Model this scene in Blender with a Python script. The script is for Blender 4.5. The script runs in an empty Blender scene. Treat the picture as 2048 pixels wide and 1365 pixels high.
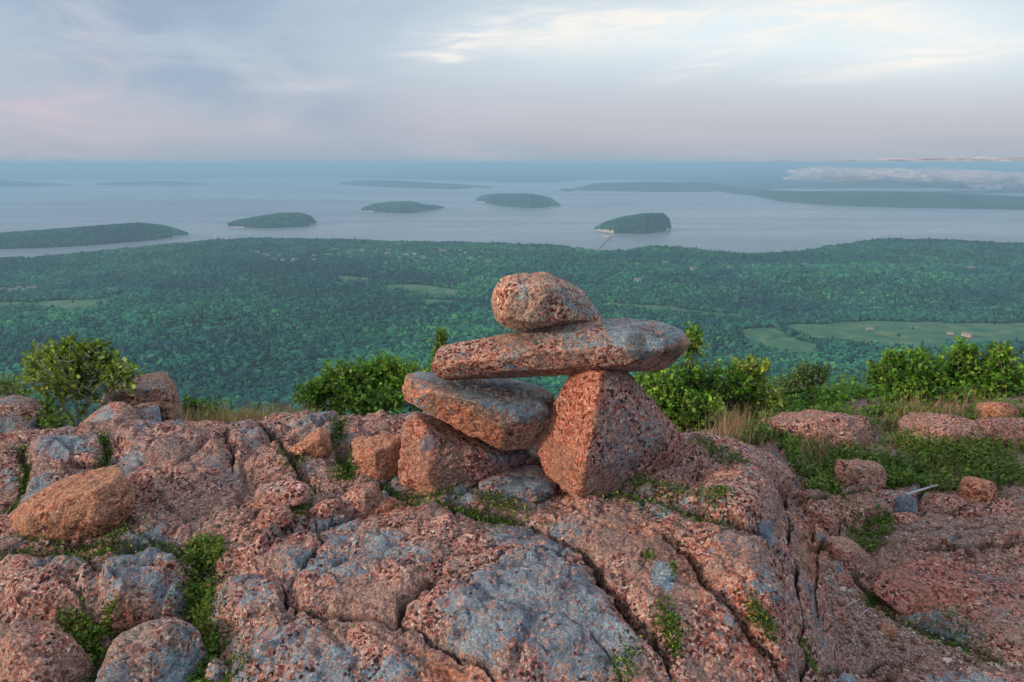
import bpy, bmesh, math, random
import numpy as np
from mathutils import Vector, Matrix

SC = bpy.context.scene
rad = math.radians
# ------------------------------------------------------------------ camera, light, exposure
F = 1600.0                    # focal length in photo pixels (photo 2048 x 1365)
CX, CY = 1024.0, 682.5
HOR = 326.0                   # horizon row
CAMZ = 1.1
SEA = -466.0
TH = math.atan((CY - HOR) / F)
cam_d = bpy.data.cameras.new("camera")
cam = bpy.data.objects.new("camera", cam_d)
SC.collection.objects.link(cam)
cam.location = (0, 0, CAMZ)
cam.rotation_euler = (math.pi / 2 - TH, 0, 0)
cam_d.sensor_width = 36.0
cam_d.lens = 36.0 * F / 2048.0
cam_d.clip_start = 0.05
cam_d.clip_end = 400000.0
SC.camera = cam

SUN_AZ = rad(246)             # compass-like, clockwise from +Y (the view direction)
SUN_EL = rad(16)
sd = Vector((math.sin(SUN_AZ) * math.cos(SUN_EL), math.cos(SUN_AZ) * math.cos(SUN_EL), math.sin(SUN_EL)))
sun_d = bpy.data.lights.new("sun", 'SUN')
sun_d.energy = 2.4
sun_d.angle = rad(6)
sun_d.color = (1.0, 0.77, 0.58)
sun = bpy.data.objects.new("sun", sun_d)
SC.collection.objects.link(sun)
sun.rotation_euler = (-sd).to_track_quat('-Z', 'Y').to_euler()
SC.view_settings.view_transform = 'Standard'
SC.view_settings.look = 'None'
SC.view_settings.exposure = 0.27
SC.view_settings.gamma = 1.0
SC.cycles.volume_bounces = 1
SC.cycles.max_bounces = 6
SC.cycles.diffuse_bounces = 2
SC.cycles.glossy_bounces = 2

# ------------------------------------------------------------------ node helper
class G:
    """small wrapper round a node tree"""
    def __init__(s, tree):
        s.t = tree; s.n = tree.nodes; s.l = tree.links
    def new(s, typ, **kw):
        nd = s.n.new(typ)
        for k, v in kw.items(): setattr(nd, k, v)
        return nd
    def put(s, sock, v):
        if isinstance(v, bpy.types.NodeSocket): s.l.new(v, sock)
        elif v is not None:
            if isinstance(v, (tuple, list)) and len(v) == 3 and sock.type == 'RGBA': v = (*v, 1)
            sock.default_value = v
    def m(s, op, a, b=None, c=None, clamp=False):
        nd = s.new('ShaderNodeMath', operation=op, use_clamp=clamp)
        s.put(nd.inputs[0], a)
        if b is not None: s.put(nd.inputs[1], b)
        if c is not None: s.put(nd.inputs[2], c)
        return nd.outputs[0]
    def mix(s, f, a, b, mode='MIX'):
        nd = s.new('ShaderNodeMix', data_type='RGBA', blend_type=mode, clamp_factor=True)
        s.put(nd.inputs[0], f); s.put(nd.inputs[6], a); s.put(nd.inputs[7], b)
        return nd.outputs[2]
    def noise(s, vec, scale, detail=4, rough=.55, dist=0.0, out=0):
        nd = s.new('ShaderNodeTexNoise')
        if vec is not None: s.put(nd.inputs['Vector'], vec)
        nd.inputs['Scale'].default_value = scale; nd.inputs['Detail'].default_value = detail
        nd.inputs['Roughness'].default_value = rough; nd.inputs['Distortion'].default_value = dist
        return nd.outputs[out]
    def vor(s, vec, scale, feature='F1', rnd=1.0):
        nd = s.new('ShaderNodeTexVoronoi', feature=feature)
        if vec is not None: s.put(nd.inputs['Vector'], vec)
        nd.inputs['Scale'].default_value = scale
        nd.inputs['Randomness'].default_value = rnd
        return nd
    def ramp(s, f, stops, interp='LINEAR'):
        nd = s.new('ShaderNodeValToRGB')
        cr = nd.color_ramp; cr.interpolation = interp
        while len(cr.elements) < len(stops): cr.elements.new(0.5)
        for e, (p, c) in zip(cr.elements, stops):
            e.position = p
            e.color = (c, c, c, 1) if isinstance(c, (int, float)) else (*c, 1)
        s.put(nd.inputs[0], f)
        return nd.outputs[0]
    def ss(s, v, a, b):
        nd = s.new('ShaderNodeMapRange', interpolation_type='SMOOTHSTEP')
        s.put(nd.inputs[0], v); nd.inputs[1].default_value = a; nd.inputs[2].default_value = b
        nd.inputs[3].default_value = 0; nd.inputs[4].default_value = 1
        return nd.outputs[0]
    def vec(s, x, y, z):
        nd = s.new('ShaderNodeCombineXYZ')
        s.put(nd.inputs[0], x); s.put(nd.inputs[1], y); s.put(nd.inputs[2], z)
        return nd.outputs[0]
    def scale(s, v, sc, loc=(0, 0, 0)):
        nd = s.new('ShaderNodeMapping')
        s.put(nd.inputs[0], v); nd.inputs['Scale'].default_value = sc; nd.inputs['Location'].default_value = loc
        return nd.outputs[0]
    def attr(s, name):
        nd = s.new('ShaderNodeAttribute', attribute_name=name)
        return nd.outputs['Fac']
    def bump(s, h, strength, dist, nrm=None):
        nd = s.new('ShaderNodeBump')
        nd.inputs['Strength'].default_value = strength; nd.inputs['Distance'].default_value = dist
        s.put(nd.inputs['Height'], h)
        if nrm is not None: s.put(nd.inputs['Normal'], nrm)
        return nd.outputs[0]

# ------------------------------------------------------------------ sky
world = bpy.data.worlds.new("World")
SC.world = world
world.use_nodes = True
w = G(world.node_tree)
for nd in list(w.n): w.n.remove(nd)
wo = w.new('ShaderNodeOutputWorld'); bg = w.new('ShaderNodeBackground')
sky = w.new('ShaderNodeTexSky', sky_type='NISHITA')
sky.sun_disc = False
sky.sun_elevation = SUN_EL
sky.sun_rotation = SUN_AZ
sky.altitude = 460
sky.dust_density = 2.0
tc = w.new('ShaderNodeTexCoord')
sep = w.new('ShaderNodeSeparateXYZ'); w.l.new(tc.outputs['Generated'], sep.inputs[0])
DX, DY, DZ = sep.outputs
az = w.m('ARCTAN2', DX, DY)
el = w.m('ARCSINE', DZ)
def px2az(px): return math.atan((px - CX) / F)
def py2el(py): return math.atan((CY - py) / F) - TH
def pxel(px, py):
    """true azimuth and elevation of a photo pixel (used only to say where in the sky a cloud stands)"""
    d = Vector(((px - CX), F * math.cos(TH) + (CY - py) * math.sin(TH), -F * math.sin(TH) + (CY - py) * math.cos(TH))).normalized()
    return math.atan2(d.x, d.y), math.asin(d.z)
def blob(px, py, sx, sy, tilt=0.0):
    a0, e0 = pxel(px, py)
    du = w.m('SUBTRACT', az, a0); dv = w.m('SUBTRACT', el, e0)
    c, s_ = math.cos(tilt), math.sin(tilt)
    u = w.m('ADD', w.m('MULTIPLY', du, c), w.m('MULTIPLY', dv, s_))
    v = w.m('SUBTRACT', w.m('MULTIPLY', dv, c), w.m('MULTIPLY', du, s_))
    r = w.m('ADD', w.m('POWER', w.m('ABSOLUTE', w.m('DIVIDE', u, sx / F)), 2), w.m('POWER', w.m('ABSOLUTE', w.m('DIVIDE', v, sy / F)), 2))
    return w.m('POWER', math.e, w.m('MULTIPLY', r, -1))
uv = w.vec(az, w.m('MULTIPLY', el, 3.2), 0)
base = w.ramp(w.ss(el, -0.02, 0.20), [
    (0.0, (.34, .39, .47)), (0.092, (.385, .415, .49)), (0.12, (.425, .435, .505)), (0.19, (.455, .45, .515)), (0.30, (.475, .48, .545)), (0.55, (.48, .53, .60)), (0.80, (.44, .53, .63)), (1.0, (.40, .50, .61))])
# unseen sky overhead, brightened to lift the haze and fill light
col_over = (.66, .72, .82)
sk10 = w.new('ShaderNodeVectorMath', operation='SCALE'); w.l.new(sky.outputs[0], sk10.inputs[0]); sk10.inputs['Scale'].default_value = .1
col = w.mix(0.12, base, sk10.outputs[0])
# broad soft cloud
n1 = w.noise(w.scale(uv, (3, 3, 1), (3.1, 1.7, 0)), 1.6, 6, .55, .6)
col = w.mix(w.m('MULTIPLY', w.ss(n1, .38, .72), .30), col, (.50, .51, .57))
# dark blue-grey bank, upper left
dk = w.m('MULTIPLY', w.m('ADD', w.m('ADD', blob(360, 70, 420, 130, -.35), blob(620, 20, 330, 70)), w.m('ADD', w.m('MULTIPLY', blob(420, 150, 260, 60, -.25), .5), w.m('MULTIPLY', blob(-60, 90, 300, 120), .5))), w.ss(n1, .85, .25))
col = w.mix(w.m('MULTIPLY', dk, .85), col, (.28, .36, .475))
n2 = w.noise(w.scale(uv, (5, 4, 1), (0.4, 5.2, 0)), 2.0, 6, .6, 1.2)
pl = w.m('MULTIPLY', w.m('ADD', blob(110, 130, 110, 150, .2), w.m('MULTIPLY', blob(40, 240, 170, 80), .9)), w.ss(n2, .35, .7))
col = w.mix(w.m('MULTIPLY', pl, .7), col, (.50, .46, .52))
col = w.mix(w.m('MULTIPLY', blob(60, 40, 120, 60), w.m('MULTIPLY', w.ss(n2, .4, .7), .5)), col, (.50, .53, .60))
# pale bright veil in the upper right
br = w.m('ADD', w.m('ADD', blob(1250, 70, 420, 75), blob(1750, 30, 330, 70)), w.m('MULTIPLY', blob(1950, 110, 300, 60), .8))
col = w.mix(w.m('MULTIPLY', br, .75), col, (.66, .74, .77))
# cream cirrus streaks
wv = w.vec(w.m('ADD', az, w.m('MULTIPLY', el, -1.5)), w.m('MULTIPLY', el, 9.0), 0)
n3 = w.noise(w.scale(wv, (7, 5, 1), (1.3, .2, 0)), 1.1, 7, .62, 1.3)
st = w.m('ADD', w.m('ADD', blob(1170, 66, 260, 34, .05), blob(1490, 92, 130, 22, .33)), w.m('ADD', blob(1740, 35, 170, 42, -.35), w.m('MULTIPLY', blob(1860, 116, 240, 18, .12), .85)))
st = w.m('ADD', st, w.m('ADD', blob(960, 70, 80, 20, .35), w.m('MULTIPLY', w.m('ADD', blob(1300, 20, 260, 22), blob(900, 118, 90, 9, -.12)), .7)))
st = w.m('ADD', st, w.m('MULTIPLY', blob(640, 172, 80, 10), .35))
col = w.mix(w.m('MULTIPLY', st, w.m('MULTIPLY', w.ss(n3, .28, .72), .9)), col, (.84, .79, .73))
# the sky behind and above the photographer: warm low glow round the sun
dt = w.new('ShaderNodeVectorMath', operation='DOT_PRODUCT')
w.l.new(tc.outputs['Generated'], dt.inputs[0]); dt.inputs[1].default_value = sd
col = w.mix(w.ss(el, .26, .75), col, col_over)
glow = w.m('POWER', w.m('MAXIMUM', dt.outputs['Value'], 0), 6)
col = w.mix(w.m('MULTIPLY', glow, .8), col, (1.5, .95, .62))
sc_ = w.new('ShaderNodeVectorMath', operation='SCALE')
w.l.new(col, sc_.inputs[0]); sc_.inputs['Scale'].default_value = 10.0
w.l.new(sc_.outputs[0], bg.inputs['Color'])
bg.inputs['Strength'].default_value = 0.1
w.l.new(bg.outputs[0], wo.inputs[0])

# ------------------------------------------------------------------ maths helpers
RNG = np.random.default_rng(7)
random.seed(7)
def ray(px, py):
    px = np.asarray(px, float); py = np.asarray(py, float)
    return np.stack([px - CX, F * math.cos(TH) + (CY - py) * math.sin(TH), -F * math.sin(TH) + (CY - py) * math.cos(TH)], -1)
def at_z(px, py, z):
    d = ray(px, py); t = (z - CAMZ) / d[..., 2]
    p = d * t[..., None]; p[..., 2] += CAMZ
    return p
def at_y(px, py, y):
    d = ray(px, py); t = np.asarray(y) / d[..., 1]
    p = d * t[..., None]; p[..., 2] += CAMZ
    return p
def _h(ix, iy, iz):
    with np.errstate(over='ignore'):
        h = (ix.astype(np.uint32) * np.uint32(374761393) + iy.astype(np.uint32) * np.uint32(668265263) + iz.astype(np.uint32) * np.uint32(2147483647 & 1274126177))
        h = (h ^ (h >> np.uint32(13))) * np.uint32(1274126177)
        h = h ^ (h >> np.uint32(16))
    return h.astype(np.float64) / 4294967295.0 * 2 - 1
def vn(p):
    i = np.floor(p).astype(np.int64); f = p - i; u = f * f * f * (f * (f * 6 - 15) + 10)
    x, y, z = i[..., 0], i[..., 1], i[..., 2]; o = 0
    for dx in (0, 1):
        wx = u[..., 0] if dx else 1 - u[..., 0]
        for dy in (0, 1):
            wy = u[..., 1] if dy else 1 - u[..., 1]
            for dz in (0, 1):
                wz = u[..., 2] if dz else 1 - u[..., 2]
                o = o + wx * wy * wz * _h(x + dx, y + dy, z + dz)
    return o
def fbm(p, oct=4, gain=.5, lac=2.03):
    p = np.asarray(p, float); a = 1; o = 0; s = 0
    for k in range(oct):
        o = o + a * vn(p + 17.3 * k); s += a; a *= gain; p = p * lac
    return o / s
def fbm2(xy, sc, oct=4, seed=0, gain=.5):
    p = np.concatenate([xy * sc, np.full(xy.shape[:-1] + (1,), seed * 7.77 + .37)], -1)
    return fbm(p, oct, gain)
def sstep(a, b, x):
    t = np.clip((x - a) / (b - a), 0, 1); return t * t * (3 - 2 * t)
def seg_dist(q, poly):
    """distance from points q (N,2) to an open polyline, and the arc fraction of the nearest point"""
    q = np.asarray(q, float)
    best = np.full(len(q), 1e9); frac = np.zeros(len(q))
    poly = np.asarray(poly, float)
    L = np.r_[0, np.cumsum(np.linalg.norm(np.diff(poly, axis=0), axis=1))]
    for k in range(len(poly) - 1):
        a, b = poly[k], poly[k + 1]; ab = b - a; l2 = (ab ** 2).sum() + 1e-12
        t = np.clip(((q - a) @ ab) / l2, 0, 1)
        d = np.hypot(q[:, 0] - a[0] - t * ab[0], q[:, 1] - a[1] - t * ab[1])
        m_ = d < best; best[m_] = d[m_]; frac[m_] = (L[k] + t[m_] * (L[k + 1] - L[k])) / L[-1]
    return best, frac
def inside(q, poly):
    poly = np.asarray(poly, float); c = np.zeros(len(q), bool); j = len(poly) - 1
    for i in range(len(poly)):
        xi, yi = poly[i]; xj, yj = poly[j]
        m_ = ((yi > q[:, 1]) != (yj > q[:, 1])) & (q[:, 0] < (xj - xi) * (q[:, 1] - yi) / (yj - yi + 1e-15) + xi)
        c ^= m_; j = i
    return c
def near_box(q, poly, pad):
    p = np.asarray(poly); lo = p.min(0) - pad; hi = p.max(0) + pad
    return np.where((q[:, 0] > lo[0]) & (q[:, 0] < hi[0]) & (q[:, 1] > lo[1]) & (q[:, 1] < hi[1]))[0]

# ------------------------------------------------------------------ object helpers
def mesh(name, v, f, mat=None, parent=None, smooth=True, attrs=None, loc=None):
    v = np.asarray(v, float)
    me = bpy.data.meshes.new(name)
    if loc is not None: v = v - np.asarray(loc)
    if isinstance(f, np.ndarray):
        nf, k = f.shape
        me.vertices.add(len(v)); me.vertices.foreach_set('co', v.astype(np.float32).ravel())
        me.loops.add(nf * k); me.loops.foreach_set('vertex_index', f.astype(np.int32).ravel())
        me.polygons.add(nf)
        me.polygons.foreach_set('loop_start', np.arange(0, nf * k, k, dtype=np.int32))
        try: me.polygons.foreach_set('loop_total', np.full(nf, k, np.int32))
        except Exception: pass
        me.update(calc_edges=True)
    else:
        me.from_pydata([tuple(x) for x in v], [], f); me.update()
    if attrs:
        for k_, a in attrs.items():
            at_ = me.attributes.new(k_, 'FLOAT', 'POINT'); at_.data.foreach_set('value', np.asarray(a, np.float32))
    if smooth: me.shade_smooth()
    if mat: me.materials.append(mat)
    o = bpy.data.objects.new(name, me)
    if loc is not None: o.location = loc
    SC.collection.objects.link(o)
    if parent is not None: o.parent = parent
    return o
def tag(o, label=None, cat=None, group=None, kind=None):
    if label: o['label'] = label
    if cat: o['category'] = cat
    if group: o['group'] = group
    if kind: o['kind'] = kind
    return o
def empty(name, loc):
    o = bpy.data.objects.new(name, None); o.location = loc; o.empty_display_size = .1
    SC.collection.objects.link(o); return o
def grid_faces(nr, nc):
    i = np.arange(nr - 1)[:, None] * nc + np.arange(nc - 1)[None, :]
    i = i.ravel()
    return np.stack([i, i + 1, i + 1 + nc, i + nc], 1)
def newmat(name):
    m_ = bpy.data.materials.new(name); m_.use_nodes = True
    g = G(m_.node_tree); p = g.n['Principled BSDF']
    return m_, g, p

# ------------------------------------------------------------------ materials
def granite(name, tint=(1, 1, 1), orange=.25, lichen=.5, dark=.5, grain=1.0, use_attr=False, seed=0, dirt=0):
    m_, g, p = newmat(name)
    tcn = g.new('ShaderNodeTexCoord'); co = g.scale(tcn.outputs['Object'], (1, 1, 1), (seed * 1.37, seed * .73, seed * .21))
    wob = g.new('ShaderNodeVectorMath', operation='MULTIPLY_ADD')
    g.put(wob.inputs[0], g.noise(co, 60, 2, .5, out=1)); wob.inputs[1].default_value = (.012,) * 3; g.put(wob.inputs[2], co)
    cw = wob.outputs[0]
    v1 = g.vor(cw, 112 * grain); v2 = g.vor(cw, 240 * grain)
    r1 = g.new('ShaderNodeSeparateColor'); g.l.new(v1.outputs['Color'], r1.inputs[0])
    r2 = g.new('ShaderNodeSeparateColor'); g.l.new(v2.outputs['Color'], r2.inputs[0])
    nm = g.noise(co, 9, 5, .6); nl = g.noise(co, 2.6, 4, .6); nf = g.noise(co, 38, 4, .65)
    pink = g.ramp(r1.outputs[0], [(0, (.018, .011, .013)), (.14, (.06, .027, .028)), (.22, (.20, .065, .055)), (.38, (.32, .135, .110)), (.58, (.40, .225, .18)), (.76, (.41, .29, .24)), (.88, (.30, .25, .235)), (.96, (.42, .32, .26)), (1, (.60, .52, .46))])
    c2 = g.ramp(r2.outputs[0], [(0, (.34, .32, .32)), (.25, (.65, .62, .62)), (.6, (1.02, 1.0, 1.0)), (1, (1.5, 1.45, 1.42))])
    col = g.mix(1.0, pink, c2, 'MULTIPLY')
    # weathered, greyer and browner skin in patches
    wsk = g.ramp(r2.outputs[1], [(0, (.06, .05, .05)), (.5, (.22, .18, .16)), (1, (.40, .35, .32))])
    col = g.mix(g.m('MULTIPLY', g.ss(g.m('ADD', nm, g.m('MULTIPLY', nl, .6)), .72, .96), .72), col, wsk)
    # iron staining; on the cairn's left faces also painted sun warmth
    st_ = g.m('MULTIPLY', g.ss(g.m('ADD', nl, g.m('MULTIPLY', nm, .5)), .66, .95), orange)
    if use_attr: st_ = g.m('MAXIMUM', st_, g.attr('iron_sun'))
    col = g.mix(st_, col, g.mix(.25, g.mix(1.0, col, (1.35, .92, .66), 'MULTIPLY'), (.45, .15, .07)))
    # grey-blue crustose lichen, ragged and broken by bare grains
    edge = g.m('ADD', g.m('MULTIPLY', g.m('SUBTRACT', nf, .5), .85), g.m('MULTIPLY', g.m('SUBTRACT', r1.outputs[1], .5), .62))
    lm = g.m('MULTIPLY', g.ss(g.noise(co, 3.7, 3, .5, 0), .46, .68), lichen)
    if use_attr: lm = g.m('MAXIMUM', lm, g.attr('lichen'))
    up = g.new('ShaderNodeNewGeometry')
    nz = g.new('ShaderNodeSeparateXYZ'); g.l.new(up.outputs['Normal'], nz.inputs[0])
    lm2 = g.ss(g.m('ADD', lm, edge), .36, .62)
    lcol = g.mix(nf, g.ramp(r2.outputs[1], [(0, (.035, .05, .07)), (.35, (.11, .18, .225)), (.75, (.205, .29, .335)), (1, (.42, .47, .48))]), (.155, .235, .28))
    lv = g.noise(g.scale(co, (1, 1.6, 1), (7, 3, 1)), 6.5, 5, .65)
    lcol = g.mix(1.0, lcol, g.ramp(lv, [(.36, (.42, .42, .50)), (.50, (.92, .95, 1.0)), (.66, (1.35, 1.38, 1.35))]), 'MULTIPLY')
    col = g.mix(g.m('MULTIPLY', lm2, .86), col, lcol)
    # small dark lichen and pits
    dk_ = g.m('MULTIPLY', g.ss(g.noise(co, 24, 5, .7), .53, .65), dark)
    col = g.mix(dk_, col, g.mix(.7, col, (.03, .026, .028)))
    # pale green and white specks of lichen
    pk = g.m('MULTIPLY', g.ss(g.noise(g.scale(co, (1, 1, 1), (5, 2, 9)), 15, 4, .7), .66, .74), .55)
    col = g.mix(pk, col, (.32, .34, .25))
    if use_attr:
        sl = g.attr('soil')
        se = g.ss(g.m('ADD', sl, g.m('MULTIPLY', g.m('SUBTRACT', nf, .5), .7)), .35, .6)
        grit = g.ramp(r2.outputs[2], [(0, (.06, .045, .043)), (.4, (.19, .135, .125)), (.8, (.33, .24, .215)), (1, (.48, .40, .36))])
        col = g.mix(g.m('MULTIPLY', se, .9), col, grit)
        ck = g.attr('crack')
        col = g.mix(g.m('MULTIPLY', ck, .85), col, (.022, .019, .014))
    col = g.mix(1.0, col, tint, 'MULTIPLY')
    g.l.new(col, p.inputs['Base Color'])
    p.inputs['Roughness'].default_value = .82
    p.inputs['Specular IOR Level'].default_value = .25
    # relief: crystals standing proud, pits, rough skin
    h = g.m('ADD', g.m('MULTIPLY', g.m('SUBTRACT', 1.0, v1.outputs['Distance']), .2), g.m('MULTIPLY', r1.outputs[0], .2))
    h = g.m('ADD', h, g.m('MULTIPLY', nf, 1.3))
    h = g.m('ADD', h, g.m('MULTIPLY', g.noise(co, 130, 3, .6), .6))
    b1 = g.bump(h, .9, .008)
    g.l.new(b1, p.inputs['Normal'])
    return m_

def leaf_mat(name, stops, trans=.3, rough=.5):
    m_, g, p = newmat(name)
    col = g.ramp(g.attr('tone'), stops)
    g.l.new(col, p.inputs['Base Color'])
    p.inputs['Roughness'].default_value = rough
    p.inputs['Specular IOR Level'].default_value = .3
    tr = g.new('ShaderNodeBsdfTranslucent'); g.l.new(g.mix(.5, col, (.2, .3, .02)), tr.inputs[0])
    mx = g.new('ShaderNodeMixShader'); mx.inputs[0].default_value = trans
    g.l.new(p.outputs[0], mx.inputs[1]); g.l.new(tr.outputs[0], mx.inputs[2])
    g.l.new(mx.outputs[0], g.n['Material Output'].inputs[0])
    return m_
M_LEAF = leaf_mat("leaf_green", [(0, (0.023, 0.073, 0.013)), (.3, (0.057, 0.178, 0.018)), (.65, (0.144, 0.333, 0.034)), (.92, (0.308, 0.541, 0.055)), (1, (.30, .36, .09))])
M_LEAF2 = leaf_mat("leaf_olive", [(0, (0.036, 0.079, 0.014)), (.35, (0.111, 0.199, 0.027)), (.7, (0.259, 0.380, 0.044)), (.93, (0.480, 0.579, 0.090)), (1, (0.738, 0.759, 0.179))])
M_LOW = leaf_mat("leaf_low", [(0, (.022, .06, .014)), (.4, (.07, .16, .025)), (.72, (.16, .26, .04)), (.94, (.27, .32, .07)), (.98, (.32, .24, .06)), (1, (.32, .12, .05))])
M_MOSS = leaf_mat("leaf_moss", [(0, (0.013, 0.033, 0.007)), (.5, (0.040, 0.090, 0.017)), (.85, (0.096, 0.195, 0.024)), (1, (0.320, 0.390, 0.048))], .15, .7)
M_NEEDLE = leaf_mat("needle", [(0, (0.019, 0.063, 0.018)), (.5, (0.048, 0.147, 0.028)), (1, (0.168, 0.292, 0.045))], .1, .6)
M_DRY = leaf_mat("dry_grass", [(0, (.16, .10, .07)), (.5, (.32, .20, .14)), (.85, (.44, .31, .2)), (1, (.15, .2, .04))], .25, .7)
def plain(name, c, rough=.7, n=0, sc=10, metal=0):
    m_, g, p = newmat(name)
    t = g.new('ShaderNodeTexCoord')
    f = g.noise(t.outputs['Object'], sc, 5, .6)
    g.l.new(g.mix(f, tuple(x * (1 - n) for x in c), tuple(min(1, x * (1 + n)) for x in c)), p.inputs['Base Color'])
    p.inputs['Roughness'].default_value = rough
    return m_
M_BARK = plain("bark", (.14, .11, .095), .85, .5, 60)
M_DEAD = plain("dead_wood", (.36, .35, .34), .8, .35, 40)
# ================================================================== FAR LAND AND WATER
def crown_mat(name='forest_crown', k=1.0):
    m_, g, p = newmat(name)
    oi = g.new('ShaderNodeObjectInfo')
    col = g.ramp(oi.outputs['Random'], [(0, (.006, .065, .065)), (.4, (.013, .125, .092)), (.8, (.028, .180, .100)), (1, (.05, .23, .10))])
    ge = g.new('ShaderNodeNewGeometry')
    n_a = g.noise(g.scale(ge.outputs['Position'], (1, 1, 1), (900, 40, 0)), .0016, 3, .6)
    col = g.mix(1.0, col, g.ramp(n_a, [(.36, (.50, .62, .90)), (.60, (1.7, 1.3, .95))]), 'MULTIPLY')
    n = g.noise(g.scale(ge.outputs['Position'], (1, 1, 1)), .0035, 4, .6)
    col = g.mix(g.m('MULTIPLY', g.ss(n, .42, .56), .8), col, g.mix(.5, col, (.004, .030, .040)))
    if k < 1: col = g.mix(1.0, col, (k * .8, k * .8, k * 1.1), 'MULTIPLY')
    g.l.new(col, p.inputs['Base Color']); p.inputs['Roughness'].default_value = .8
    p.inputs['Specular IOR Level'].default_value = .15
    return m_
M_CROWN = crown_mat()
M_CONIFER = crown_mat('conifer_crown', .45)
def land_mat(name, c0, c1, sc):
    m_, g, p = newmat(name)
    t = g.new('ShaderNodeTexCoord')
    n = g.noise(t.outputs['Object'], sc, 5, .65)
    c = g.ramp(n, [(.3, c0), (.7, c1)])
    fd = g.attr('field')
    n2 = g.noise(t.outputs['Object'], .02, 4, .6)
    fc = g.ramp(n2, [(.3, (.03, .11, .065)), (.5, (.06, .15, .075)), (.7, (.15, .21, .11))])
    c = g.mix(fd, c, fc)
    g.l.new(c, p.inputs['Base Color']); p.inputs['Roughness'].default_value = .9
    p.inputs['Specular IOR Level'].default_value = .1
    g.l.new(g.bump(n, .6, 8), p.inputs['Normal'])
    return m_
M_LAND = land_mat("forest_floor", (.012, .030, .014), (.028, .060, .022), .02)
M_FARLAND = land_mat("far_forest", (.010, .028, .020), (.030, .060, .032), .0022)
M_SHORE = plain("shore_rock", (.46, .40, .35), .9, .3, .05)

# --- sea
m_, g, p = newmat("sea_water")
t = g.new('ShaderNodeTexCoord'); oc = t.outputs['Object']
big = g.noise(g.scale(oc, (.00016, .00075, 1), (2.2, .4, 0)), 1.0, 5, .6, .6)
mid = g.noise(g.scale(oc, (.0006, .003, 1)), 1.0, 5, .65, 1.0)
wv1 = g.noise(g.scale(oc, (.03, .045, 1)), 1.0, 3, .6)
wv2 = g.noise(g.scale(oc, (.15, .22, 1)), 1.0, 2, .6)
g.l.new(g.mix(g.ss(big, .35, .65), (.16, .20, .24), (.24, .265, .30)), p.inputs['Base Color'])  # silvery sky glare put into the water's base colour
slick = g.ss(g.m('ADD', g.m('MULTIPLY', big, .6), g.m('MULTIPLY', mid, .4)), .40, .60)
g.l.new(g.m('SUBTRACT', .42, g.m('MULTIPLY', slick, .17)), p.inputs['Roughness'])
p.inputs['IOR'].default_value = 1.33
g.l.new(g.bump(g.m('ADD', wv1, g.m('MULTIPLY', wv2, .25)), .28, 1.1), p.inputs['Normal'])
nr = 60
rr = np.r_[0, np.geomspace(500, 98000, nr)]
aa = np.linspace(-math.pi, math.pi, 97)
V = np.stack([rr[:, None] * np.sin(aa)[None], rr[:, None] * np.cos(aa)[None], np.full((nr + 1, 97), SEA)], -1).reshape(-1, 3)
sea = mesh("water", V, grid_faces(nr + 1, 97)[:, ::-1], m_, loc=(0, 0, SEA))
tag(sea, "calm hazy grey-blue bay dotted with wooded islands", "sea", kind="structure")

# --- mainland below the summit
SH = np.array([(-500, 545), (-250, 530), (0, 522), (60, 522), (140, 515), (200, 508), (300, 500), (380, 494), (470, 489), (600, 485), (800, 487), (1000, 491), (1100, 495), (1180, 507), (1250, 513), (1300, 505), (1400, 507), (1480, 514), (1600, 514), (1700, 503), (1780, 495), (1900, 492), (2048, 496), (2300, 500), (2600, 500)], float)
_sp = at_z(SH[:, 0], SH[:, 1], SEA)
_sa = np.arctan2(_sp[:, 0], _sp[:, 1]); _sd = np.hypot(_sp[:, 0], _sp[:, 1])
def shore_d(a): return np.interp(a, _sa, _sd)
def land_h(x, y):
    d = np.hypot(x, y); a = np.arctan2(x, y); ds = shore_d(a)
    q = np.stack([x, y], -1)
    ds = ds + 45 * fbm2(q, 1 / 160, 3, 5)
    e = np.interp(d, [0, 6, 12, 25, 60, 120, 300, 600, 1000, 1500, 2200, 3000, 6000], [464.2, 463.4, 459.5, 453, 436, 412, 332, 222, 112, 62, 46, 38, 34])
    und = 30 * fbm2(q, 1 / 800, 4, 1) + 34 * np.maximum(0, fbm2(q, 1 / 1500, 3, 2))
    und = und + 17 * np.exp(-((x + 700) / 600) ** 2 - ((y - 2150) / 240) ** 2) + 22 * np.exp(-((x - 700) / 500) ** 2 - ((y - 2000) / 170) ** 2)
    hb = at_z(1880, 500, SEA + 40)
    und = und + 17 * np.exp(-((x - hb[0]) / 650) ** 2 - ((y - hb[1] + 150) / 420) ** 2)
    k = sstep(60, 1000, d)
    coast = sstep(0, 420, ds - d)
    e = (e + und * k * 1.0) * (0.08 + .92 * coast) + 1.0
    e = np.where(ds - d < 0, np.maximum(-6, (ds - d) * .05), np.maximum(e, 1.5))
    return e + SEA
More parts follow.
